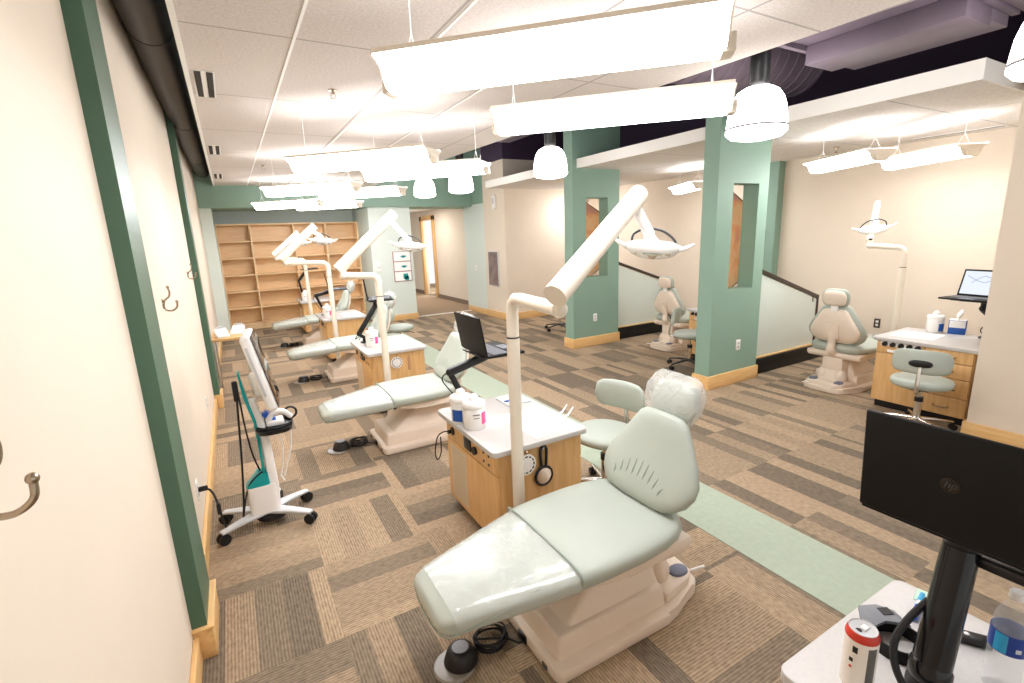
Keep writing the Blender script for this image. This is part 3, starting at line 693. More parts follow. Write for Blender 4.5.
# ------------------------------------------------------------------ cabinets of the chair row
def chair_cabinet():
    t = bpy.data.objects.new('treatment_cabinet', None); COL.objects.link(t); t['category'] = 'cabinet'
    b = MB(); b.span((-.27, -.34, .06), (.245, .34, .60)); b.build('carcass', 'cab', t)
    b = MB(); b.span((-.24, -.31, 0), (.22, .31, .06)); b.build('toe_kick', 'black', t)
    top = []
    for cx, cy, a0 in ((.25, .375, 0), (-.29, .375, 90), (-.29, -.345, 180), (.25, -.345, 270)):
        for k in range(5):
            a = math.radians(a0+k*22.5); top.append((cx+.03*math.cos(a), cy+.03*math.sin(a)))
    b = MB(); b.prism(top, 'Z', .60, .63, .004); b.build('countertop', 'counter', t)
    # left front: control strip above a door with a grille
    b = MB(); b.span((-.286, -.335, .475), (-.27, .335, .597), .003); cp = b.build('control_panel', 'cab', t)
    b = MB(); b.cyl((-.292, .235, .535), (-.284, .235, .535), .026, seg=24); b.build('cable_port', 'black', cp)
    b = MB(); b.span((-.294, -.03, .497), (-.284, .06, .575), .003); b.build('switch_module', 'black', cp)
    b = MB(); b.cyl((-.300, -.085, .53), (-.284, -.085, .53), .024, .022, 24); b.build('control_knob', 'black', cp)
    for y in (-.19, -.25):
        for z in (.51, .56):
            b = MB(); b.cyl((-.289, y, z), (-.284, y, z), .008, seg=12); b.build('screw_cap', 'bronze', cp)
    b = MB(); b.span((-.287, -.335, .065), (-.27, .335, .470), .003); dr = b.build('door', 'cab', t)
    b = MB(); b.span((-.291, .05, .10), (-.286, .27, .445), .002); g = b.build('grille', 'vent', dr)
    b = MB()
    for i in range(30): b.span((-.2925, .065, .114+i*.0108), (-.2905, .255, .119+i*.0108))
    b.build('louvre', mat('grille_slat', (200, 184, 156), .6), g)
    # right front with drawers
    for k, (z0, z1) in enumerate(((.45, .597), (.30, .446), (.15, .296), (.065, .146))):
        b = MB(); b.span((.245, -.33, z0), (.262, .33, z1), .003); d = b.build('drawer', 'cab', t)
        b = MB(); b.tube([(.262, -.06, (z0+z1)/2), (.285, -.05, (z0+z1)/2), (.285, .05, (z0+z1)/2), (.262, .06, (z0+z1)/2)], .005, 8); b.build('handle', 'nickel', d)
    return t
cab0 = chair_cabinet()
CY = [2.395, 4.99, 7.49, 9.94]
for i, (y, lab) in enumerate(zip(CY, ('maple cabinet nearest the camera in the chair row, hand mirror hung on its side', 'maple cabinet second in the chair row, white dial hung on its side', 'maple cabinet third in the chair row, beyond the third chair', 'maple cabinet farthest back in the chair row near the bookshelf'))):
    o = cab0 if i == 0 else dup(cab0, (0, 0, 0), 0, lab)
    o.location = (1.325, y, 0); o['label'] = lab; o['group'] = 'maple cabinets between the row chairs'
# the cart beside the camera (fifth of the kind)
o = dup(cab0, (1.335, .15, 0), 0, 'maple cabinet with pale counter at the bottom right corner carrying can and bottle', 'maple cabinets between the row chairs'); o.location.z = .015
# things on the cabinets -------------------------------------------------
def tub():
    t = bpy.data.objects.new('wipes_tub', None); COL.objects.link(t); t['category'] = 'wipes tub'
    b = MB(); b.lathe([(.0, 0), (.058, 0), (.062, .006), (.063, .11), (.058, .128), (.0, .128)], seg=32); bd = b.build('body', 'white', t)
    b = MB(); b.lathe([(.064, .126), (.066, .13), (.066, .15), (.06, .158), (.03, .162), (.026, .185), (.02, .188), (.0, .189)], seg=32); b.build('lid', 'white', t)
    b = MB(); b.prism([(-.03, .16), (.03, .16), (.015, .2), (-.02, .196)], 'Y', -.012, .012, .004); b.build('lid_flap', 'white', t)
    return t, bd
def label_patch(parent, m, a0, a1, z0, z1, r=.0637):
    b = MB(); A = []; B = []; n = 8
    pts = [math.radians(a0+(a1-a0)*i/n) for i in range(n+1)]
    for k in range(n):
        p, q = pts[k], pts[k+1]
        b.quad((r*math.cos(p), r*math.sin(p), z0), (r*math.cos(q), r*math.sin(q), z0), (r*math.cos(q), r*math.sin(q), z1), (r*math.cos(p), r*math.sin(p), z1))
    bmesh.ops.remove_doubles(b.bm, verts=b.bm.verts, dist=1e-5)
    g = bmesh.ops.solidify(b.bm, geom=list(b.bm.faces), thickness=.0006)
    return part_label(b.build('label', m, parent), {'pink': 'pink printed label', 'navy': 'blue printed label', 'ink': 'grey print'}.get(m, 'printed label'))
tb, bd = tub(); label_patch(bd, 'pink', -75, -35, .03, .1); label_patch(bd, 'ink', -122, -84, .088, .094); label_patch(bd, 'ink', -118, -88, .07, .074)
TG = 'white wipes tubs on the row cabinets'
tb.location = (1.085, 2.40, .63); tb['label'] = 'white wipes tub with pink label in front on the nearest cabinet'; tb['group'] = TG
tb2, bd2 = tub(); label_patch(bd2, 'navy', -170, -110, .015, .085)
tb2.location = (1.065, 2.535, .63); tb2['label'] = 'white wipes tub with blue label just behind the pink labelled one on the nearest cabinet'; tb2['group'] = TG
for (x, y), lab in (((1.15, 4.98), 'white wipes tub with pink label on the second cabinet'), ((1.11, 7.36), 'white wipes tub with pink label on the third cabinet'), ((1.12, 9.78), 'white wipes tub with pink label on the farthest cabinet')):
    dup(tb, (x, y, .63), 0, lab, TG)
def slab(name, lab, cat, c, size, m, rz=0., group=None, bev=.002):
    b = MB(); b.box((0, 0, size[2]/2), size, bev); o = b.build(name, m); o.location = c; o.rotation_euler = (0, 0, rz); return tag(o, lab, cat, group)
slab('paper_bib', 'white paper sheet laid on the counter of the nearest cabinet', 'paper', (1.40, 2.26, .63), (.25, .40, .004), 'paper', .04)
slab('paper_bib', 'white paper sheet laid on the counter of the second cabinet', 'paper', (1.45, 4.9, .63), (.27, .38, .004), 'paper', .02)
slab('paper_bib', 'white paper sheet laid on the counter of the third cabinet', 'paper', (1.45, 7.4, .63), (.27, .38, .004), 'paper', -.03)
t = thing('instrument_tray', 'light grey flat tray at the back corner of the nearest cabinet', 'tray', (1.49, 2.66, .63))
b = MB(); b.span((-.085, -.085, 0), (.085, .085, .008), .003); b.build('tray_plate', 'lgrey', t)
b = MB(); b.span((-.07, -.02, .008), (.0, .0, .013)); b.build('blue_strip', 'navy', t)
t = thing('assistant_tips', 'thin white handpiece nozzles sticking out over the nearest cabinet edge', 'nozzle', (1.59, 2.3, .60))
for i, y in enumerate((-.03, .03)):
    b = MB(); b.tube([(0, y, .0), (.06, y+.0, .02), (.11, y+.02, .05)], [.008, .006, .004], 8); b.build('nozzle', 'white', t)
# dial, mirror on the nearest cabinet
def dial(lab, loc):
    t = thing('shade_guide', lab, 'shade guide', loc)
    b = MB(); b.cyl((0, -.004, 0), (0, .004, 0), .058, seg=36); b.cyl((0, -.007, 0), (0, -.004, 0), .018, seg=20); dd = b.build('disc', 'white', t)
    b = MB()
    for i in range(12):
        a = i*PI/6; b.box((.045*math.cos(a), -.0052, .045*math.sin(a)), (.007, .002, .015), rot=Matrix.Rotation(-a, 3, 'Y'))
    b.build('marks', 'bronze', dd)
    b = MB(); b.tube([(0, .0, .055), (0, -.012, .075), (0, .004, .085)], .003, 6); b.build('hook', 'nickel', t)
    return t
dial('round white shade guide hung on the side of the nearest cabinet', (1.20, 2.03, .515))
dial('round white shade guide hung on the side of the second cabinet', (1.29, 4.641, .50))
t = thing('hand_mirror', 'round black hand mirror hanging by its handle on the nearest cabinet', 'hand mirror', (1.315, 2.04, .415))
b = MB(); b.torus((0, 0, 0), .052, .008, 'Y', 36, 8); b.build('rim', 'black', t)
b = MB(); b.cyl((0, .004, 0), (0, -.003, 0), .05, seg=32); b.build('mirror_face', 'mirror', t)
b = MB(); b.tube([(-.014, 0, .055), (-.018, 0, .1), (-.018, 0, .155), (0, 0, .172), (.018, 0, .155), (.018, 0, .1), (.014, 0, .055)], .008, 8, smooth=4); b.build('handle', 'black', t)
t = thing('wall_hook', 'small clear hook holding the hand mirror on the nearest cabinet', 'hook', (1.315, 2.053, .582))
b = MB(); b.box((0, -.002, .0), (.018, .004, .035), .002); b.build('plate', 'white', t)
b = MB(); b.tube([(0, -.004, -.01), (0, -.016, -.013), (0, -.018, .004)], .003, 6); b.build('prong', 'white', t)
t = thing('paper_strap', 'narrow brown strap hung on the side of the second cabinet', 'strap', (1.42, 4.645, .47))
b = MB(); b.box((0, 0, 0), (.03, .006, .13), .002); b.build('strap_band', mat('strap', (196, 150, 110), .7), t)
b = MB(); b.tube([(0, 0, .065), (0, -.01, .078), (0, .004, .088)], .003, 6); b.build('hook', 'nickel', t)

t = thing('power_cord', 'thin black cord looping from the port of the nearest cabinet', 'cord', (1.018, 2.63, .3))
b = MB(); b.tube([(.006, -.0, .235), (-.035, .02, .235), (-.06, .06, .19), (-.07, .09, .08), (-.05, .11, .02), (-.02, .12, .06), (-.015, .125, .16)], .004, 7, smooth=6); b.build('lead', 'rubber', t)
b = MB(); b.cyl((-.012, 0, .235), (.006, 0, .235), .012, seg=14); b.build('plug', 'black', t)
# laptops on arms ----------------------------------------------------------
def laptop(lab, loc, rz, screen='screen', lean=12, group=None, w=.36, dp=.245, big=False):
    """hinge along local y at x=0; keyboard runs to +x, lid rises and leans to -x"""
    t = thing('laptop', lab, 'laptop', loc, rz, group)
    b = MB(); b.span((0, -w/2, 0), (dp, w/2, .016), .005); bs = b.build('base', 'matte_black', t)
    b = MB()
    for r in range(5):
        for c in range(14):
            y = -w/2+.03+c*(w-.06)/13
            b.span((.045+r*.02, y-.0085, .016), (.061+r*.02, y+.0085, .018))
    b.build('keyboard', 'grey', bs)
    b = MB(); b.span((.165, -.055, .016), (.225, .055, .0168)); b.build('touchpad', 'grey', bs)
    a = math.radians(-lean); R = Matrix.Rotation(a, 3, 'Y')
    b = MB(); b.box(R @ Vector((-.004, 0, .012+.118)), (.010, w, .236), .0045, 3, rot=R); ld = b.build('lid', 'matte_black', t)
    b = MB(); b.box(R @ Vector((.0016, 0, .012+.12)), (.001, w-.03, .2), rot=R); sc = b.build('display', screen, ld)
    return t, ld, R, sc
def mount_arm(lab, loc, pts, tray, rz=0., group=None):
    """desk clamp, lower link, upper link and a plate under the laptop; pts local"""
    t = thing('monitor_stand', lab, 'monitor arm', loc, rz, group)
    b = MB(); b.lathe([(.0, .001), (.05, .001), (.05, .012), (.03, .02), (.024, .06), (.0, .062)]); b.build('clamp_base', 'black', t)
    P = [Vector(p) for p in pts]
    b = MB(); b.tube([P[0], P[1]], .019, 14); b.sph(P[1], .024, 14); b.build('lower_link', 'black', t)
    d = P[2]-P[1]; b = MB(); b.box((P[1]+P[2])/2, (.045, .05, d.length), .012, 2, rot=d.to_track_quat('Z', 'Y').to_matrix()); b.sph(P[2], .028, 14); b.build('upper_link', 'black', t)
    b = MB(); b.cyl(P[2], Vector((P[2].x, P[2].y, tray[2]-.006)), .02, seg=14); b.span((tray[0]-.12, tray[1]-.1, tray[2]-.012), (tray[0]+.12, tray[1]+.1, tray[2]-.001), .004); b.span((tray[0]-.14, tray[1]-.15, tray[2]-.006), (tray[0]-.125, tray[1]+.15, tray[2]+.0), .002)
    b.build('laptop_plate', 'black', t)
    b = MB(); b.tube([P[1]+Vector((0, .02, 0)), P[1]+Vector((-.03, .05, -.06)), P[0]+Vector((-.04, .03, .02)), P[0]+Vector((-.06, 0, -.015))], .004, 7, smooth=6); b.build('cable', 'rubber', t)
    return t
LG = 'laptops on black arms along the chair row'; AG = 'black laptop arms on the row cabinets'
laptop('open black laptop on its arm above the nearest cabinet', (1.215, 2.62, 1.0), 0, lean=10, group=LG)
mount_arm('black jointed laptop arm clamped to the nearest cabinet', (1.155, 2.66, .63), [(0, 0, .05), (-.10, .0, .27), (.14, .0, .33)], (.18, -.04, .37), 0, AG)
laptop('open laptop seen edge on above the second cabinet', (1.2, 5.2, 1.08), -.2, lean=6, group=LG)
mount_arm('black jointed laptop arm clamped to the second cabinet', (1.13, 5.2, .63), [(0, 0, .05), (-.06, .0, .1), (.14, .0, .38)], (.19, -.04, .45), 0, AG)
laptop('open laptop seen edge on above the third cabinet', (1.2, 7.55, 1.0), -.14, lean=10, group=LG)
mount_arm('black jointed laptop arm clamped to the third cabinet', (1.11, 7.62, .63), [(0, 0, .05), (-.10, .0, .30), (.12, .0, .34)], (.17, -.04, .37), 0, AG)
laptop('open laptop on a raised arm above the farthest cabinet', (1.17, 9.95, 1.2), -.1, lean=14, group=LG)
mount_arm('black jointed laptop arm clamped to the farthest cabinet', (1.11, 10.05, .63), [(0, 0, .05), (-.04, .0, .36), (.1, .0, .53)], (.14, -.04, .57), 0, AG)
# the big near laptop with a round logo on its lid
t, ld, R, sc = laptop('large black laptop with its back to us filling the right foreground', (1.21, .315, 1.045), 0, lean=5, group=LG, w=.378, dp=.26)
b = MB(); c0 = R @ Vector((-.0095, .03, .012+.12))
rt = R @ Matrix.Rotation(-PI/2, 3, 'Y')
b.lathe([(.0, 0), (.0168, 0), (.0168, .0009), (.0, .0009)], c0, 36, rt)
lg = part_label(b.build('round_logo', mat('logo_black', (8, 8, 8), .18), ld), 'round glossy logo')
cu = bpy.data.curves.new('logo_letters', 'FONT'); cu.body = 'hp'; cu.size = .021; cu.extrude = .0003; cu.shear = .28; cu.align_x = 'CENTER'; cu.align_y = 'CENTER'
tmp = bpy.data.objects.new('tmp', cu); COL.objects.link(tmp)
me = bpy.data.meshes.new_from_object(tmp); bpy.data.objects.remove(tmp); me.materials.append(mat('logo_grey', (58, 58, 60), .3))
tx = bpy.data.objects.new('logo_letters', me); COL.objects.link(tx); tx.parent = ld
# text faces -x (towards the camera side): local x -> -y world, local y -> up
m3 = Matrix(((0, 0, -1), (-1, 0, 0), (0, 1, 0)))
tx.matrix_local = Matrix.Translation(c0+Vector((-.0013, 0, .001))) @ (R @ m3).to_4x4()
t = thing('monitor_stand', 'thick black laptop arm rising from the counter in the right foreground', 'monitor arm', (1.255, .345, .645), group=AG)
b = MB(); b.lathe([(.0, .001), (.041, .001), (.041, .015), (.036, .022), (.036, .05), (.0, .055)]); b.build('clamp_base', 'black', t)
b = MB(); b.tube([(0, 0, .04), (.06, 0, .345)], [.037, .033], 20); b.sph((0, 0, .05), .042, 18); b.build('gas_spring_link', mat('gloss_black', (14, 14, 15), .18), t)
b = MB(); b.cyl((.06, 0, .33), (.06, 0, .385), .03, seg=18); b.span((.0, -.15, .385), (.19, .09, .395), .004); b.span((.06, -.26, .31), (.085, -.02, .335), .006); b.build('laptop_plate', 'black', t)
b = MB(); b.tube([(.03, .03, .2), (-.01, .05, .15), (-.05, .055, .1), (-.075, .03, .05), (-.085, -.02, .012), (-.1, -.07, .012)], .008, 8, smooth=6); b.build('cable', 'rubber', t)

# small things on the near counter (top at z = .645)
ZT = .645
t = thing('drink_can', 'white drink can with red rim and grey print on the near counter', 'can', (1.128, .433, ZT))
b = MB(); b.lathe([(.0, .0), (.024, 0), (.030, .006), (.033, .014), (.033, .141), (.031, .148), (.0275, .155), (.0, .150)], seg=36); cb = b.build('body', mat('can_white', (232, 224, 214), .3), t)
b = MB(); b.lathe([(.0334, .137), (.0334, .1415), (.0315, .149), (.0281, .1555), (.0275, .155), (.03, .148)], seg=36, closed=True); b.build('rim_band', 'red', t)
b = MB(); b.lathe([(.0, .1525), (.024, .1525), (.0262, .1555), (.0278, .157), (.0283, .155), (.0, .151)], seg=36); ld = b.build('lid', 'lgrey', t)
b = MB(); b.loft([((-.013, .004, .1526), (.008, 0, 0), (0, .007, 0)), ((-.013, .004, .1532), (.008, 0, 0), (0, .007, 0))], 2, 20); b.build('opening', 'black', ld)
b = MB(); b.box((.006, 0, .1545), (.018, .013, .0015), .0006); b.build('pull_tab', 'white', ld)
label_patch(cb, 'ink', -132, -98, .012, .128, .0333)
label_patch(cb, 'black', -184, -166, .108, .124, .0333); label_patch(cb, 'black', -192, -178, .082, .092, .0333); label_patch(cb, 'red', -190, -180, .066, .072, .0333)
t = thing('pen', 'blue capped pen lying on the near counter', 'pen', (1.52, .465, ZT), math.radians(12))
b = MB(); b.cyl((-.06, 0, .008), (.0, 0, .008), .0075, seg=14); b.cyl((-.068, 0, .008), (-.06, 0, .008), .003, .0075, 14); b.build('barrel', 'blue', t)
b = MB(); b.cyl((.0, 0, .008), (.022, 0, .008), .007, seg=14); b.build('grip_band', 'white', t)
b = MB(); b.cyl((.022, 0, .008), (.065, 0, .008), .008, .006, 14); b.build('cap', 'cyan', t)
t = thing('strap_loop', 'black strap loop with a flat grey tab on the near counter', 'strap', (1.325, .432, ZT), 1.1)
b = MB(); b.lathe([(.052, 0), (.056, 0), (.056, .034), (.052, .034)], seg=40, closed=True)

b.build('loop', 'matte_black', t)
b = MB(); b.prism([(.02, -.05), (.075, -.048), (.1, -.02), (.1, .03), (.06, .055), (.02, .05), (.035, .03), (.045, 0), (.035, -.03)], 'Z', .034, .042, .002); tbp = b.build('tab', 'grey', t)
b = MB(); b.span((.06, -.038, .042), (.085, -.01, .0435)); b.build('tab_pad', 'black', tbp)
t = thing('key_fob', 'small black box with a bright dot lying on the near counter', 'remote', (1.50, .345, ZT), math.radians(-58))
b = MB(); b.box((0, 0, .01), (.075, .035, .018), .004); bx = b.build('case', 'black', t)
b = MB(); b.sph((-.01, 0, .02), (.006, .006, .003), 10); b.build('dot', 'white', bx)
slab('adhesive_note', 'small pale green note stuck on the corner of the near counter', 'note', (1.585, .475, ZT), (.06, .04, .0015), mat('mint_paper', (200, 226, 206), .7), .2)
t = thing('water_bottle', 'clear plastic water bottle with blue label at the bottom right corner', 'bottle', (1.395, .262, ZT))
b = MB(); b.lathe([(.0, .0), (.026, 0), (.032, .006), (.0325, .05), (.0315, .06), (.0325, .07), (.0325, .09), (.032, .125), (.0325, .15), (.0325, .165), (.029, .19), (.02, .215), (.0135, .226), (.0125, .24)], seg=36); bt = b.build('body', 'bottle', t, sharp=60)
b = MB(); b.lathe([(.0, .002), (.025, .002), (.031, .008), (.031, .16), (.0, .161)], seg=32); b.build('water', 'tint', t)
b = MB(); b.lathe([(.0332, .108), (.0334, .109), (.0334, .156), (.0332, .157), (.0326, .156), (.0326, .109)], seg=36, closed=True); lb = b.build('label_band', mat('bottle_label', (26, 60, 140), .35), t)
label_patch(lb, 'cyan', 150, 190, .11, .155, .0337); label_patch(lb, 'lgrey', 215, 232, .12, .13, .0337)
b = MB(); b.lathe([(.0, .252), (.013, .252), (.0145, .249), (.0145, .236), (.0, .236)], seg=24); b.build('cap', 'white', t)

# ------------------------------------------------------------------ cabinets of the right bays
def bay_cabinet():
    t = bpy.data.objects.new('bay_cabinet', None); COL.objects.link(t); t['category'] = 'cabinet'
    # front faces -x ; origin at floor, front face x=0, y from -.36 (near) to .34
    b = MB(); b.span((.016, -.35, .07), (.62, .34, .635)); b.build('carcass', 'cab', t)
    b = MB(); b.span((.05, -.33, 0), (.6, .32, .07)); b.build('toe_kick', 'black', t)
    top = []
    for cx, cy, a0 in ((.62, .345, 0), (.0, .345, 90), (.0, -.355, 180), (.62, -.355, 270)):
        for k in range(5):
            a = math.radians(a0+k*22.5); top.append((cx+.025*math.cos(a), cy+.025*math.sin(a)))
    b = MB(); b.prism(top, 'Z', .635, .665, .004); b.build('countertop', 'counter', t)
    b = MB(); b.span((-.002, -.02, .525), (.016, .335, .63), .003); cp = b.build('control_panel', 'cab', t)
    b = MB(); b.span((-.006, .0, .59), (-.001, .305, .628), .002); b.build('holder_strip', 'white', cp)
    for i in range(5):
        y = .27-i*.062; b = MB(); b.cyl((-.03, y, .609), (-.004, y, .609), .019, .021, 18); k = b.build('holder', 'black', cp)
    b = MB(); b.span((-.004, .15, .535), (-.001, .25, .56), .001); b.build('switch_plate', 'white', cp)
    b = MB(); b.span((-.002, -.02, .075), (.016, .335, .52), .003); b.build('door', 'cab', t)
    for z0, z1 in ((.53, .63), (.40, .525), (.24, .395), (.075, .235)):
        b = MB(); b.span((-.002, -.345, z0), (.016, -.025, z1), .003); d = b.build('drawer', 'cab', t)
        b = MB(); b.tube([(-.002, -.235, (z0+z1)/2), (-.024, -.225, (z0+z1)/2-.008), (-.024, -.145, (z0+z1)/2-.008), (-.002, -.135, (z0+z1)/2)], .005, 8, smooth=3); b.build('handle', 'nickel', d)
    return t
bc = bay_cabinet(); bc.location = (5.05, 1.80, 0); bc['label'] = 'maple cabinet with black instrument holders in the right bay behind a stool'; bc['group'] = 'maple cabinets in the right bays'
dup(bc, (5.12, 4.0, 0), 0, 'maple cabinet in the middle bay mostly hidden behind the nearer green column')
ZB = .665
slab('paper_bib', 'white paper sheet laid on the counter of the right bay cabinet', 'paper', (5.33, 1.95, ZB), (.3, .32, .004), 'paper', .05)
tbr = dup(tb2, (5.62, 1.93, ZB), .6, 'white wipes tub on the right bay cabinet beside the blue tissue box'); del tbr['group']
for z in (.3,): pass
t = thing('tissue_box', 'blue and white tissue box with tissue up on the right bay cabinet', 'tissue box', (5.68, 1.785, ZB), .25)
b = MB(); b.span((-.06, -.06, 0), (.06, .06, .125), .002); bx = b.build('box', 'navy', t)
b = MB(); b.span((-.0625, -.055, .06), (-.0595, .055, .122), .001); b.span((-.058, -.058, .124), (.058, .058, .127)); b.build('white_print', 'white', bx)
b = MB(); b.loft([((0, 0, .126), (.035, 0, 0), (0, .01, 0)), ((-.01, .0, .16), (.04, .0, 0), (0, .014, 0)), ((.0, -.01, .19), (.03, 0, 0), (0, .02, 0)), ((.01, -.015, .215), (.01, 0, 0), (0, .006, 0))], 2, 16)
for v in b.bm.verts: v.co += noise.noise_vector(v.co*40)*.008
b.build('tissue', 'paper', t)
t, ld, R, sc = laptop('open laptop with a lit white screen above the right bay cabinet', (5.48, 1.60, 1.02), PI-.18, 'screen_on', lean=16)
b = MB(); pts = [(-.13, .15), (-.06, .19), (.0, .16), (.05, .17), (.12, .09)]
P = lambda y, z: R @ Vector((.0024, y, .02+z))
b.tube([P(.14, .10), P(.08, .13), (P(.02, .16)), P(-.03, .17), P(-.1, .11)], .0022, 6, smooth=4); b.tube([P(.13, .17), P(.06, .16), P(.0, .12), P(-.06, .13), P(-.14, .17)], .0022, 6, smooth=4); b.build('drawn_lines', 'screen_blue', sc)
b = MB(); b.loft([(P(.11, .045), (0, .012, 0), R @ Vector((0, 0, .02))), (P(.11, .045)+Vector((.0004, 0, 0)), (0, .012, 0), R @ Vector((0, 0, .02)))], 2, 14); b.build('drawn_shape', 'screen_pink', sc)
mount_arm('black jointed laptop arm on the right bay cabinet beside the wall end', (5.60, 1.56, ZB), [(0, 0, .05), (.02, -.03, .17), (-.1, .02, .27)], (-.16, .03, .352), 0)

# ------------------------------------------------------------------ stools
def stool(black=False):
    t = bpy.data.objects.new('operator_stool', None); COL.objects.link(t); t['category'] = 'stool'
    leg = 'black' if black else 'chrome'
    for k in range(5):
        a = 2*PI*k/5+.3; c, s = math.cos(a), math.sin(a)
        b = MB(); b.loft([((.02*c, .02*s, .10), (-.02*s, .02*c, 0), (0, 0, .016)), ((.14*c, .14*s, .092), (-.017*s, .017*c, 0), (0, 0, .012)), ((.27*c, .27*s, .072), (-.012*s, .012*c, 0), (0, 0, .009))], 2.6, 14); lg = b.build('leg', leg, t)
        b = MB(); r = Vector((-s, c, 0)); p = Vector((.272*c, .272*s, .027)); b.cyl(p-r*.022, p-r*.005, .026, seg=18); b.cyl(p+r*.005, p+r*.022, .026, seg=18); b.cyl(p+Vector((0, 0, .0)), p+Vector((0, 0, .045)), .006, seg=8); b.build('caster', 'rubber', lg)
    b = MB(); b.cyl((0, 0, .07), (0, 0, .26), .026, seg=18); b.cyl((0, 0, .26), (0, 0, .37), .016, seg=16); cl = b.build('gas_column', 'chrome', t)
    b = MB(); b.cyl((0, 0, .25), (0, 0, .29), .03, seg=18); b.build('collar', 'black', cl)
    b = MB(); b.span((-.09, -.06, .36), (.09, .06, .385), .006); b.tube([(.04, -.05, .372), (.1, -.14, .365), (.13, -.2, .35)], .005, 8); b.build('mechanism', 'black', t)
    b = MB(); b.loft([((0, 0, z), (w, 0, 0), (0, w*1.03, 0)) for z, w in ((.382, .12), (.387, .165), (.4, .19), (.425, .2), (.445, .192), (.456, .165), (.459, .1))], 2.3, 36); b.build('seat', 'vinyl', t, sharp=60)
    b = MB(); b.tube([(-.05, 0, .372), (-.2, 0, .375), (-.25, 0, .41), (-.245, 0, .5), (-.225, 0, .6)], .014, 12, smooth=5); b.build('back_bar', leg if not black else 'chrome', t)
    R = Matrix.Rotation(math.radians(6), 3, 'Y'); c = Vector((-.2, 0, .635))
    b = MB(); secs = []
    for q, w, h in ((-1, .10, .3), (-.93, .15, .6), (-.7, .18, .9), (0, .19, 1), (.7, .175, .9), (.93, .14, .6), (1, .09, .25)):
        secs.append((c+R @ Vector((0, 0, .098*q)), (0, w, 0), R @ Vector((-.028*h, 0, 0))))
    b.loft(secs, 2.6, 36)
    for v in b.bm.verts: v.co.x += (v.co.y**2)*1.2
    bk = b.build('backrest', 'vinyl', t, sharp=60)
    b = MB(); b.loft([(c+Vector((-.024, 0, -.01)), (0, .075, 0), (0, 0, .03)), (c+Vector((-.04, 0, -.01)), (0, .068, 0), (0, 0, .025)), (c+Vector((-.044, 0, -.01)), (0, .05, 0), (0, 0, .015))], 2.4, 24); b.build('back_plate', 'black', bk)
    return t
st0 = stool(); st0.location = (1.94, 2.27, 0); st0.rotation_euler.z = math.radians(-165); st0['label'] = 'sage padded stool standing behind the nearest dental chair'; SG = 'padded stools with five star bases'; st0['group'] = SG
dup(st0, (4.74, 1.66, 0), math.radians(14), 'sage padded chrome stool drawn up to the right bay cabinet').scale.z = .965
dup(st0, (2.02, 6.95, 0), math.radians(10), 'sage padded stool beyond the second cabinet of the chair row')
st1 = stool(True); st1.location = (4.78, 4.02, 0); st1.rotation_euler.z = math.radians(-60); st1['label'] = 'stool with black five star base left of the nearer green column'; st1['group'] = SG
dup(st1, (4.96, 7.05, 0), .5, 'stool with black base peeping out left of the farther green column')
dup(st1, (5.55, 13.9, 0), 1.2, 'dark based stool seen through the hallway doorway')

# ------------------------------------------------------------------ intraoral scanner cart
t = thing('scanner_cart', 'white and teal scanner cart on five casters beside the left wall', 'scanner cart', (-.01, 3.16, 0))
for k, a in enumerate((205, 150, 75, 30, -35)):
    a = math.radians(a); c, s = math.cos(a), math.sin(a); Lg = .28
    b = MB(); b.loft([((.02*c, .02*s, .085), (-.045*s, .045*c, 0), (0, 0, .014)), ((.15*c, .15*s, .083), (-.03*s, .03*c, 0), (0, 0, .012)), ((Lg*c, Lg*s, .072), (-.022*s, .022*c, 0), (0, 0, .008))], 4, 20); lg = b.build('leg', 'lgrey', t)
    b = MB(); r = Vector((-s, c, 0)); p = Vector((Lg*c*.97, Lg*s*.97, .032)); b.cyl(p-r*.026, p-r*.006, .032, seg=20); b.cyl(p+r*.006, p+r*.026, .032, seg=20); b.cyl(p, p+Vector((0, 0, .04)), .009, seg=10); b.build('caster', 'rubber', lg)
b = MB(); b.cyl((0.02, 0, .045), (.02, 0, .072), .09, seg=24); b.build('hub_weight', 'black', t)
def col(b, secs):
    b.loft([((x, 0, z), (w, 0, 0), (0, d, 0)) for x, z, w, d in secs], 5, 28)
b = MB(); col(b, [(-.01, .09, .085, .062), (-.015, .27, .08, .06)]); bb = b.build('battery_box', 'white', t)
b = MB(); b.loft([((-.03, 0, .27), (.068, 0, 0), (0, .058, 0)), ((-.0, 0, .345), (.03, 0, 0), (0, .05, 0))], 5, 28); b.build('teal_shoulder', 'teal', t)
b = MB(); col(b, [(.045, .09, .03, .05), (.05, .25, .03, .045), (.045, .5, .026, .04), (.03, .66, .024, .04), (.0, .8, .024, .04)]); b.build('column', 'white', t)
b = MB(); b.prism([(.0, .34), (.016, .34), (.016, .55), (.01, .68), (-.025, .86), (-.04, .98), (-.05, .98), (-.04, .84), (-.005, .67), (.0, .54)], 'Y', -.045, .045, .003); b.build('teal_spine', 'teal', t)
tr = math.radians(-12)
Rm = Matrix.Rotation(math.radians(-5), 3, 'Z') @ Matrix.Rotation(tr, 3, 'Y')
mc = Vector((.075, 0.02, .975))
b = MB(); b.box(mc, (.06, .33, .46), .022, 3, rot=Rm); mo = b.build('monitor', 'white', t)
b = MB(); b.box(mc+Rm @ Vector((.031, 0, 0)), (.006, .315, .44), .004, rot=Rm); b.build('screen_glass', 'screen', mo)
b = MB(); b.box(mc+Rm @ Vector((-.01, -.166, .02)), (.014, .004, .3), .002, rot=Rm); b.build('side_vent', 'lgrey', mo)
b = MB(); b.box(mc+Rm @ Vector((-.045, 0, -.08)), (.06, .1, .14), .02, 3, rot=Rm); b.build('rear_mount', 'white', t)
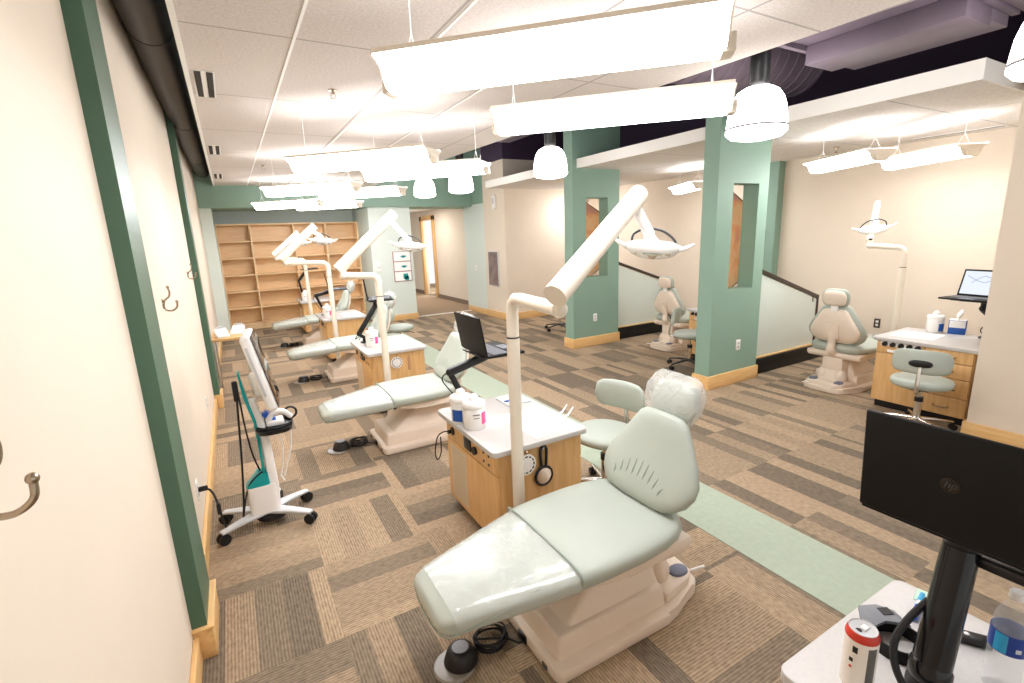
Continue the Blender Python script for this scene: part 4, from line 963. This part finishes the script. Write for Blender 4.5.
b = MB(); b.prism([(.04, .70), (.07, .72), (.12, .66), (.1, .64)], 'Y', -.03, .03, .004); b.build('wand_cradle', 'blue', t)
b = MB(); b.loft([((.10, 0, .60), (.10, 0, 0), (0, .12, 0)), ((.10, 0, .625), (.105, 0, 0), (0, .125, 0))], 3, 36); ty = b.build('tray', 'black', t)
b = MB(); b.torus((.10, 0, .632), .1, .008, 'Z', 36, 8); b.build('tray_rim', 'rubber', ty)
b = MB(); b.span((.06, -.05, .625), (.16, .05, .66), .012); b.build('tray_insert', 'white', ty)
b = MB(); b.tube([(.07, -.03, .66), (.11, -.035, .71), (.16, -.03, .705), (.2, -.02, .66)], .016, 12, smooth=5); b.build('scanner_wand', 'white', t)
b = MB(); b.torus((.2, .0, .68), .035, .007, 'Y', 24, 8); b.build('grab_ring', 'black', t)
b = MB(); b.box((-.07, -.01, .87), (.03, .035, .12), .008); b.tube([(-.07, -.01, .82), (-.085, -.02, .6), (-.1, -.02, .4), (-.12, -.03, .2), (-.135, -.03, .09)], .006, 8, smooth=5); b.tube([(-.06, .02, .85), (-.05, .02, .6), (-.035, .02, .45), (-.01, .02, .34)], .005, 8, smooth=5); b.tube([(-.135, -.03, .09), (-.11, -.04, .2), (-.07, -.04, .3), (.0, -.05, .36)], .005, 8, smooth=5); b.build('hanging_lead', 'rubber', t)
b = MB(); b.tube([(.11, -.02, .6), (.13, -.03, .5), (.12, -.02, .38), (.1, -.03, .3)], .004, 6, smooth=5); b.tube([(.19, 0, .6), (.18, -.02, .48), (.14, -.03, .36), (.12, -.03, .29)], .004, 6, smooth=5); b.tube([(.1, -.03, .3), (.115, -.03, .26)], .006, 6); b.build('white_lead', 'white', t)
b = MB(); b.tube([(-.06, .0, .07), (-.16, -.02, .05), (-.22, -.07, .06), (-.24, -.09, .18), (-.255, -.07, .28), (-.28, -.04, .325), (-.325, -.02, .33)], .006, 8, smooth=6); b.box((-.245, -.09, .215), (.022, .022, .07), .006); b.box((-.31, -.02, .33), (.05, .022, .028), .006); b.build('power_cord', 'rubber', t)

# ------------------------------------------------------------------ coat hooks and outlets
def coat_hook():
    t = bpy.data.objects.new('coat_hook', None); COL.objects.link(t); t['category'] = 'coat hook'
    b = MB(); b.lathe([(.0, 0), (.014, 0), (.014, .004), (.0, .006)], (0, 0, -.03), 18, Matrix.Rotation(PI/2, 3, 'Y')); b.lathe([(.0, 0), (.011, 0), (.011, .004), (.0, .006)], (0, 0, .0), 18, Matrix.Rotation(PI/2, 3, 'Y')); b.build('wall_plate', 'nickel', t)
    b = MB(); b.tube([(.004, 0, -.03), (.012, 0, .0), (.034, 0, .02), (.04, 0, .045), (.036, 0, .066)], .0052, 10, smooth=6); b.sph((.036, 0, .071), .0085, 12); b.build('upper_prong', 'nickel', t)
    b = MB(); b.tube([(.004, 0, -.03), (.014, 0, -.052), (.04, 0, -.056), (.062, 0, -.04), (.066, 0, -.016)], .0052, 10, smooth=6); b.sph((.066, 0, -.01), .0085, 12); b.build('lower_prong', 'nickel', t)
    return t
hk = coat_hook(); hk.location = (XW, .885, 1.40); hk['label'] = 'nearest double coat hook cut by the left edge of the photo'; hk['group'] = 'coat hooks on the left wall'
dup(hk, (XW, 3.2, 1.42), 0, 'double coat hook on the beige wall just beyond the near pilaster')
dup(hk, (XW, 5.2, 1.475), 0, 'farthest double coat hook, on the wall in front of the far pilaster')
def outlet(lab, loc, rz, plate='white', face='lgrey', cat='outlet'):
    t = thing('wall_outlet', lab, cat, loc, rz)
    b = MB(); b.span((-.036, -.006, -.058), (.036, .0, .058), .003); p = b.build('cover_plate', plate, t)
    for z in (-.022, .022):
        b = MB(); b.box((0, -.0075, z), (.032, .004, .03), .002); f = b.build('socket', face, p)
    return t
outlet('white outlet low on the left wall where the scanner cart plugs in', (XW, 3.14, .33), PI/2)
outlet('white outlet low on the left wall behind the scanner cart', (XW, 4.76, .39), PI/2)
outlet('white outlet low on the nearer green column', (4.69, 3.3, .43), 0)
outlet('white outlet low on the farther green column', (4.66, 5.7, .43), 0)
outlet('dark outlet on the bay wall behind the right bay chair', (7.0, 2.99, .43), -PI/2, 'bronze', 'white')
outlet('dark outlet on the bay wall of the middle bay', (7.0, 5.45, .46), -PI/2, 'bronze', 'white')
t = thing('light_switch', 'white switch plate on the pale green side wall by the hallway', 'switch', (4.74, 9.95, 1.0), -PI/2)
b = MB(); b.span((-.036, -.006, -.058), (.036, .0, .058), .003); p = b.build('cover_plate', 'white', t)
b = MB(); b.box((0, -.008, 0), (.03, .006, .06), .002); b.build('rocker', 'lgrey', p)
t = thing('thermostat', 'small round white thermostat on the pale green pier', 'thermostat', (2.62, 10.1, 1.19))
b = MB(); b.lathe([(.0, .03), (.045, .028), (.055, .018), (.055, 0), (.0, 0)], (0, 0, 0), 24, Matrix.Rotation(PI/2, 3, 'X')); b.build('case', 'white', t)
b = MB(); b.span((-.05, -.008, -.14), (.05, 0, -.08), .003); b.build('plate', 'white', t)
t = thing('wall_poster', 'framed poster of three white panels with teal figures on the pale green pier', 'poster', (3.11, 10.1, 1.13))
b = MB(); b.span((-.19, -.02, -.31), (.19, 0, .31), .003); b.build('frame', 'rose', t)
for k in range(3):
    z = .205-.205*k
    b = MB(); b.span((-.175, -.024, z-.092), (.175, -.018, z+.092)); pn = b.build('panel', 'paper', t)
    b = MB()
    if k < 2: b.span((-.03, -.026, z-.012), (.09, -.023, z+.012), .0); b.span((.0, -.026, z-.03), (.06, -.023, z+.02))
    else: b.span((.0, -.026, z-.06), (.1, -.023, z+.05)); b.span((.03, -.026, z-.085), (.12, -.023, z+.0))
    b.build('teal_print', 'tealprint', pn)
t = thing('emergency_light', 'small white fixture high on the beige block beside the hallway', 'wall fixture', (4.72, 8.87, 2.34))
b = MB(); b.span((-.05, -.06, -.14), (0, .06, .14), .02, 3); b.build('case', 'white', t)
b = MB(); b.span((-.055, -.03, -.04), (-.045, .03, .08), .008); b.build('grille', 'lgrey', t)
t = thing('wall_picture', 'narrow dark picture on the side face of the beige block', 'picture', (4.72, 9.02, 1.02))
b = MB(); b.span((-.025, -.22, -.36), (0, .22, .36), .004); b.build('frame', 'lgrey', t)
pm = mat('picture_print', (130, 110, 104), .3, noise_amt=.35, nscale=5)
b = MB(); b.span((-.028, -.2, -.34), (-.022, .2, .34)); b.build('print', pm, t)
t = thing('hall_light', 'small white light box on the hallway ceiling', 'ceiling light', (4.15, 11.2, 2.45))
b = MB(); b.span((-.16, -.1, -.05), (.16, .1, 0), .01); b.build('case', 'white', t)
b = MB(); b.span((-.14, -.08, -.056), (.14, .08, -.048)); b.build('lens', 'diffuser', t)

# ------------------------------------------------------------------ bookshelf
t = thing('bookshelf', 'large empty maple bookshelf of four columns and six rows on the back wall', 'bookshelf', (1.16, 11.1, 0))
W = 1.33; HB = 2.09
for s in (-1, 1):
    b = MB(); b.span((s*W-.018, 0, 0), (s*W+.018, .36, HB), .002); b.build('side_panel', 'shelf', t)
b = MB(); b.span((-W, .34, .05), (W, .355, HB-.02)); b.build('back_panel', 'shelf', t)
b = MB(); b.span((-W-.02, -.005, HB-.025), (W+.02, .36, HB+.005), .002); b.build('top_board', 'shelf', t)
b = MB(); b.span((-W, .02, 0), (W, .05, .10), .002); b.build('plinth', 'shelf', t)
for x in (-W+.585, .0+.05, W-.66):
    b = MB(); b.span((x-.016, .004, .05), (x+.016, .345, HB-.02), .001); b.build('upright', 'shelf', t)
cols = [-W, -W+.585, .05, W-.66, W]
for k in range(6):
    z = .10+k*(HB-.12)/6
    for c in range(4):
        b = MB(); b.span((cols[c]+.015, .008, z), (cols[c+1]-.015, .345, z+.022), .001); b.build('shelf_board', 'shelf', t)

# ------------------------------------------------------------------ little table with models by the left wall
t = thing('side_table', 'small wooden topped table on thin metal legs by the left wall', 'table', (-.12, 6.45, 0))
b = MB(); b.span((-.19, -.28, .66), (.16, .28, .69), .006); b.build('table_top', 'cab', t)
for x in (-.17, .14):
    for y in (-.26, .26):
        b = MB(); b.cyl((x, y, 0), (x, y, .66), .01, seg=10); b.build('leg', 'steel', t)
for (x, y, w, d, h, rz, lab) in ((-.2, 6.33, .12, .2, .03, .2, 'white slanted tray lying on the small wooden table, left one'), (-.04, 6.45, .12, .2, .03, -.2, 'white slanted tray lying on the small wooden table, right one')):
    t = thing('impression_tray', lab, 'tray', (x, y, .69), rz)
    b = MB(); b.prism([(-d/2, 0), (d/2, 0), (d/2, h+.05), (d/2-.02, h+.055), (-d/2+.02, h), (-d/2, h-.01)], 'X', -w/2, w/2, .005); b.build('tray_body', 'white', t)
    b = MB(); b.span((-w/2+.02, d/2-.03, h+.045), (w/2-.02, d/2-.01, h+.075), .005); b.build('grip', 'lgrey', t)

# ------------------------------------------------------------------ bay dividers: glass knee walls and art panels
def divider(lab, lab2, x0, y, x1=6.9):
    # knee wall across the bay: black base, wood ledge, frosted glass under a sloping rail
    L = x1-x0
    t = thing('glass_divider', lab, 'divider', (x0, y, 0))
    b = MB(); b.span((0, -.05, 0), (L, .05, .165), .004); b.span((0, -.06, .15), (L, .06, .185), .003); b.build('black_base', 'black', t)
    b = MB(); b.span((0, -.035, .185), (L, .035, .2), .002); b.build('ledge', 'oakx', t)
    zl, zr, xr = 1.235, .80, 1.30
    b = MB(); b.prism([(.0, .2), (xr, .2), (xr, zr-.035), (.0, zl-.035)], 'Y', -.006, .006); b.build('glass_panel', 'frost', t)
    d = Vector((xr, 0, zr-zl)); b = MB(); b.box((xr/2, 0, (zl+zr)/2), (d.length, .045, .04), .004, rot=Matrix.Rotation(math.atan2(zl-zr, xr), 3, 'Y')); b.build('rail', 'bronze', t)
    for q in (.06, .93):
        b = MB(); p = Vector((0, 0, zl))+d*q; b.cyl(p-Vector((0, 0, .09)), p, .012, seg=12); b.build('rail_post', 'bronze', t)
    b = MB(); b.span((xr-.01, -.015, .2), (xr+.03, .015, zr+.02), .003); b.build('end_post', 'bronze', t)
    return t
divider('frosted glass knee wall with a sloping bronze rail right of the nearer green column', '', 5.03, 3.4)
divider('frosted glass knee wall with a sloping bronze rail between the two green columns', '', 5.12, 5.82)
def art(lab, x, y, poly):
    t = thing('art_panel', lab, 'art panel', (x, y, 0))
    b = MB(); b.prism(poly, 'Y', -.01, .01, .001); b.build('printed_glass', 'art', t)
    b = MB(); b.tube([(u, 0, v) for u, v in poly], .014, 8, True); b.build('frame', 'bronze', t)
    xr = max(u for u, v in poly)
    for z in (1.18, 1.83):
        b = MB(); b.cyl((xr, 0, z), (xr, -.09, z), .012, seg=12); b.build('standoff', 'bronze', t)
    return t
art('orange art glass panel seen through the opening of the nearer green column', 4.47, 3.56, [(.05, .86), (.60, 1.12), (.60, 1.91), (.05, 2.2)])
art('orange art glass panel seen through the opening of the farther green column', 4.45, 5.98, [(.05, .86), (.56, 1.15), (.56, 1.96), (.05, 2.24)])

# tall oak cabinet at the right edge
t = thing('tall_cabinet', 'oak cabinet edge at the far right of the photo beside the beige wall end', 'cabinet', (5.2, .62, 0))
b = MB(); b.span((-.26, -.36, .08), (.3, .40, 1.0), .003); b.build('carcass', 'cab', t)
b = MB(); b.span((-.22, -.34, 0), (.28, .38, .08)); b.build('toe_kick', 'black', t)
for s in (-1, 1):
    b = MB(); b.span((-.28, min(.02, .02+s*.36)+.004, .1), (-.26, max(.02, .02+s*.36)-.004, .98), .003); d = b.build('door', 'cab', t)
    b = MB(); b.cyl((-.3, .02+s*.03, .5), (-.3, .02+s*.03, .62), .006, seg=8); b.build('handle', 'nickel', d)

# ------------------------------------------------------------------ light
la = bpy.data.lights.new('hall_fill_light', 'AREA'); la.energy = 16; la.size = .5; la.color = (1, .93, .86)  # added fill that brightens the hallway, no fixture at this spot
lo = bpy.data.objects.new('hall_fill_light', la); COL.objects.link(lo); lo.location = (4.15, 12.6, 2.44)
w = bpy.data.worlds.new('world'); S.world = w; w.use_nodes = True
bg = w.node_tree.nodes['Background']; bg.inputs[0].default_value = (1.0, .985, .965, 1); bg.inputs[1].default_value = .5
S.view_settings.view_transform = 'Standard'; S.view_settings.look = 'None'; S.view_settings.gamma = 1; S.view_settings.use_curve_mapping = False
S.view_settings.exposure = 1.0
S.cycles.use_denoising = True
S.cycles.max_bounces = 10; S.cycles.transparent_max_bounces = 12; S.cycles.caustics_reflective = False; S.cycles.caustics_refractive = False
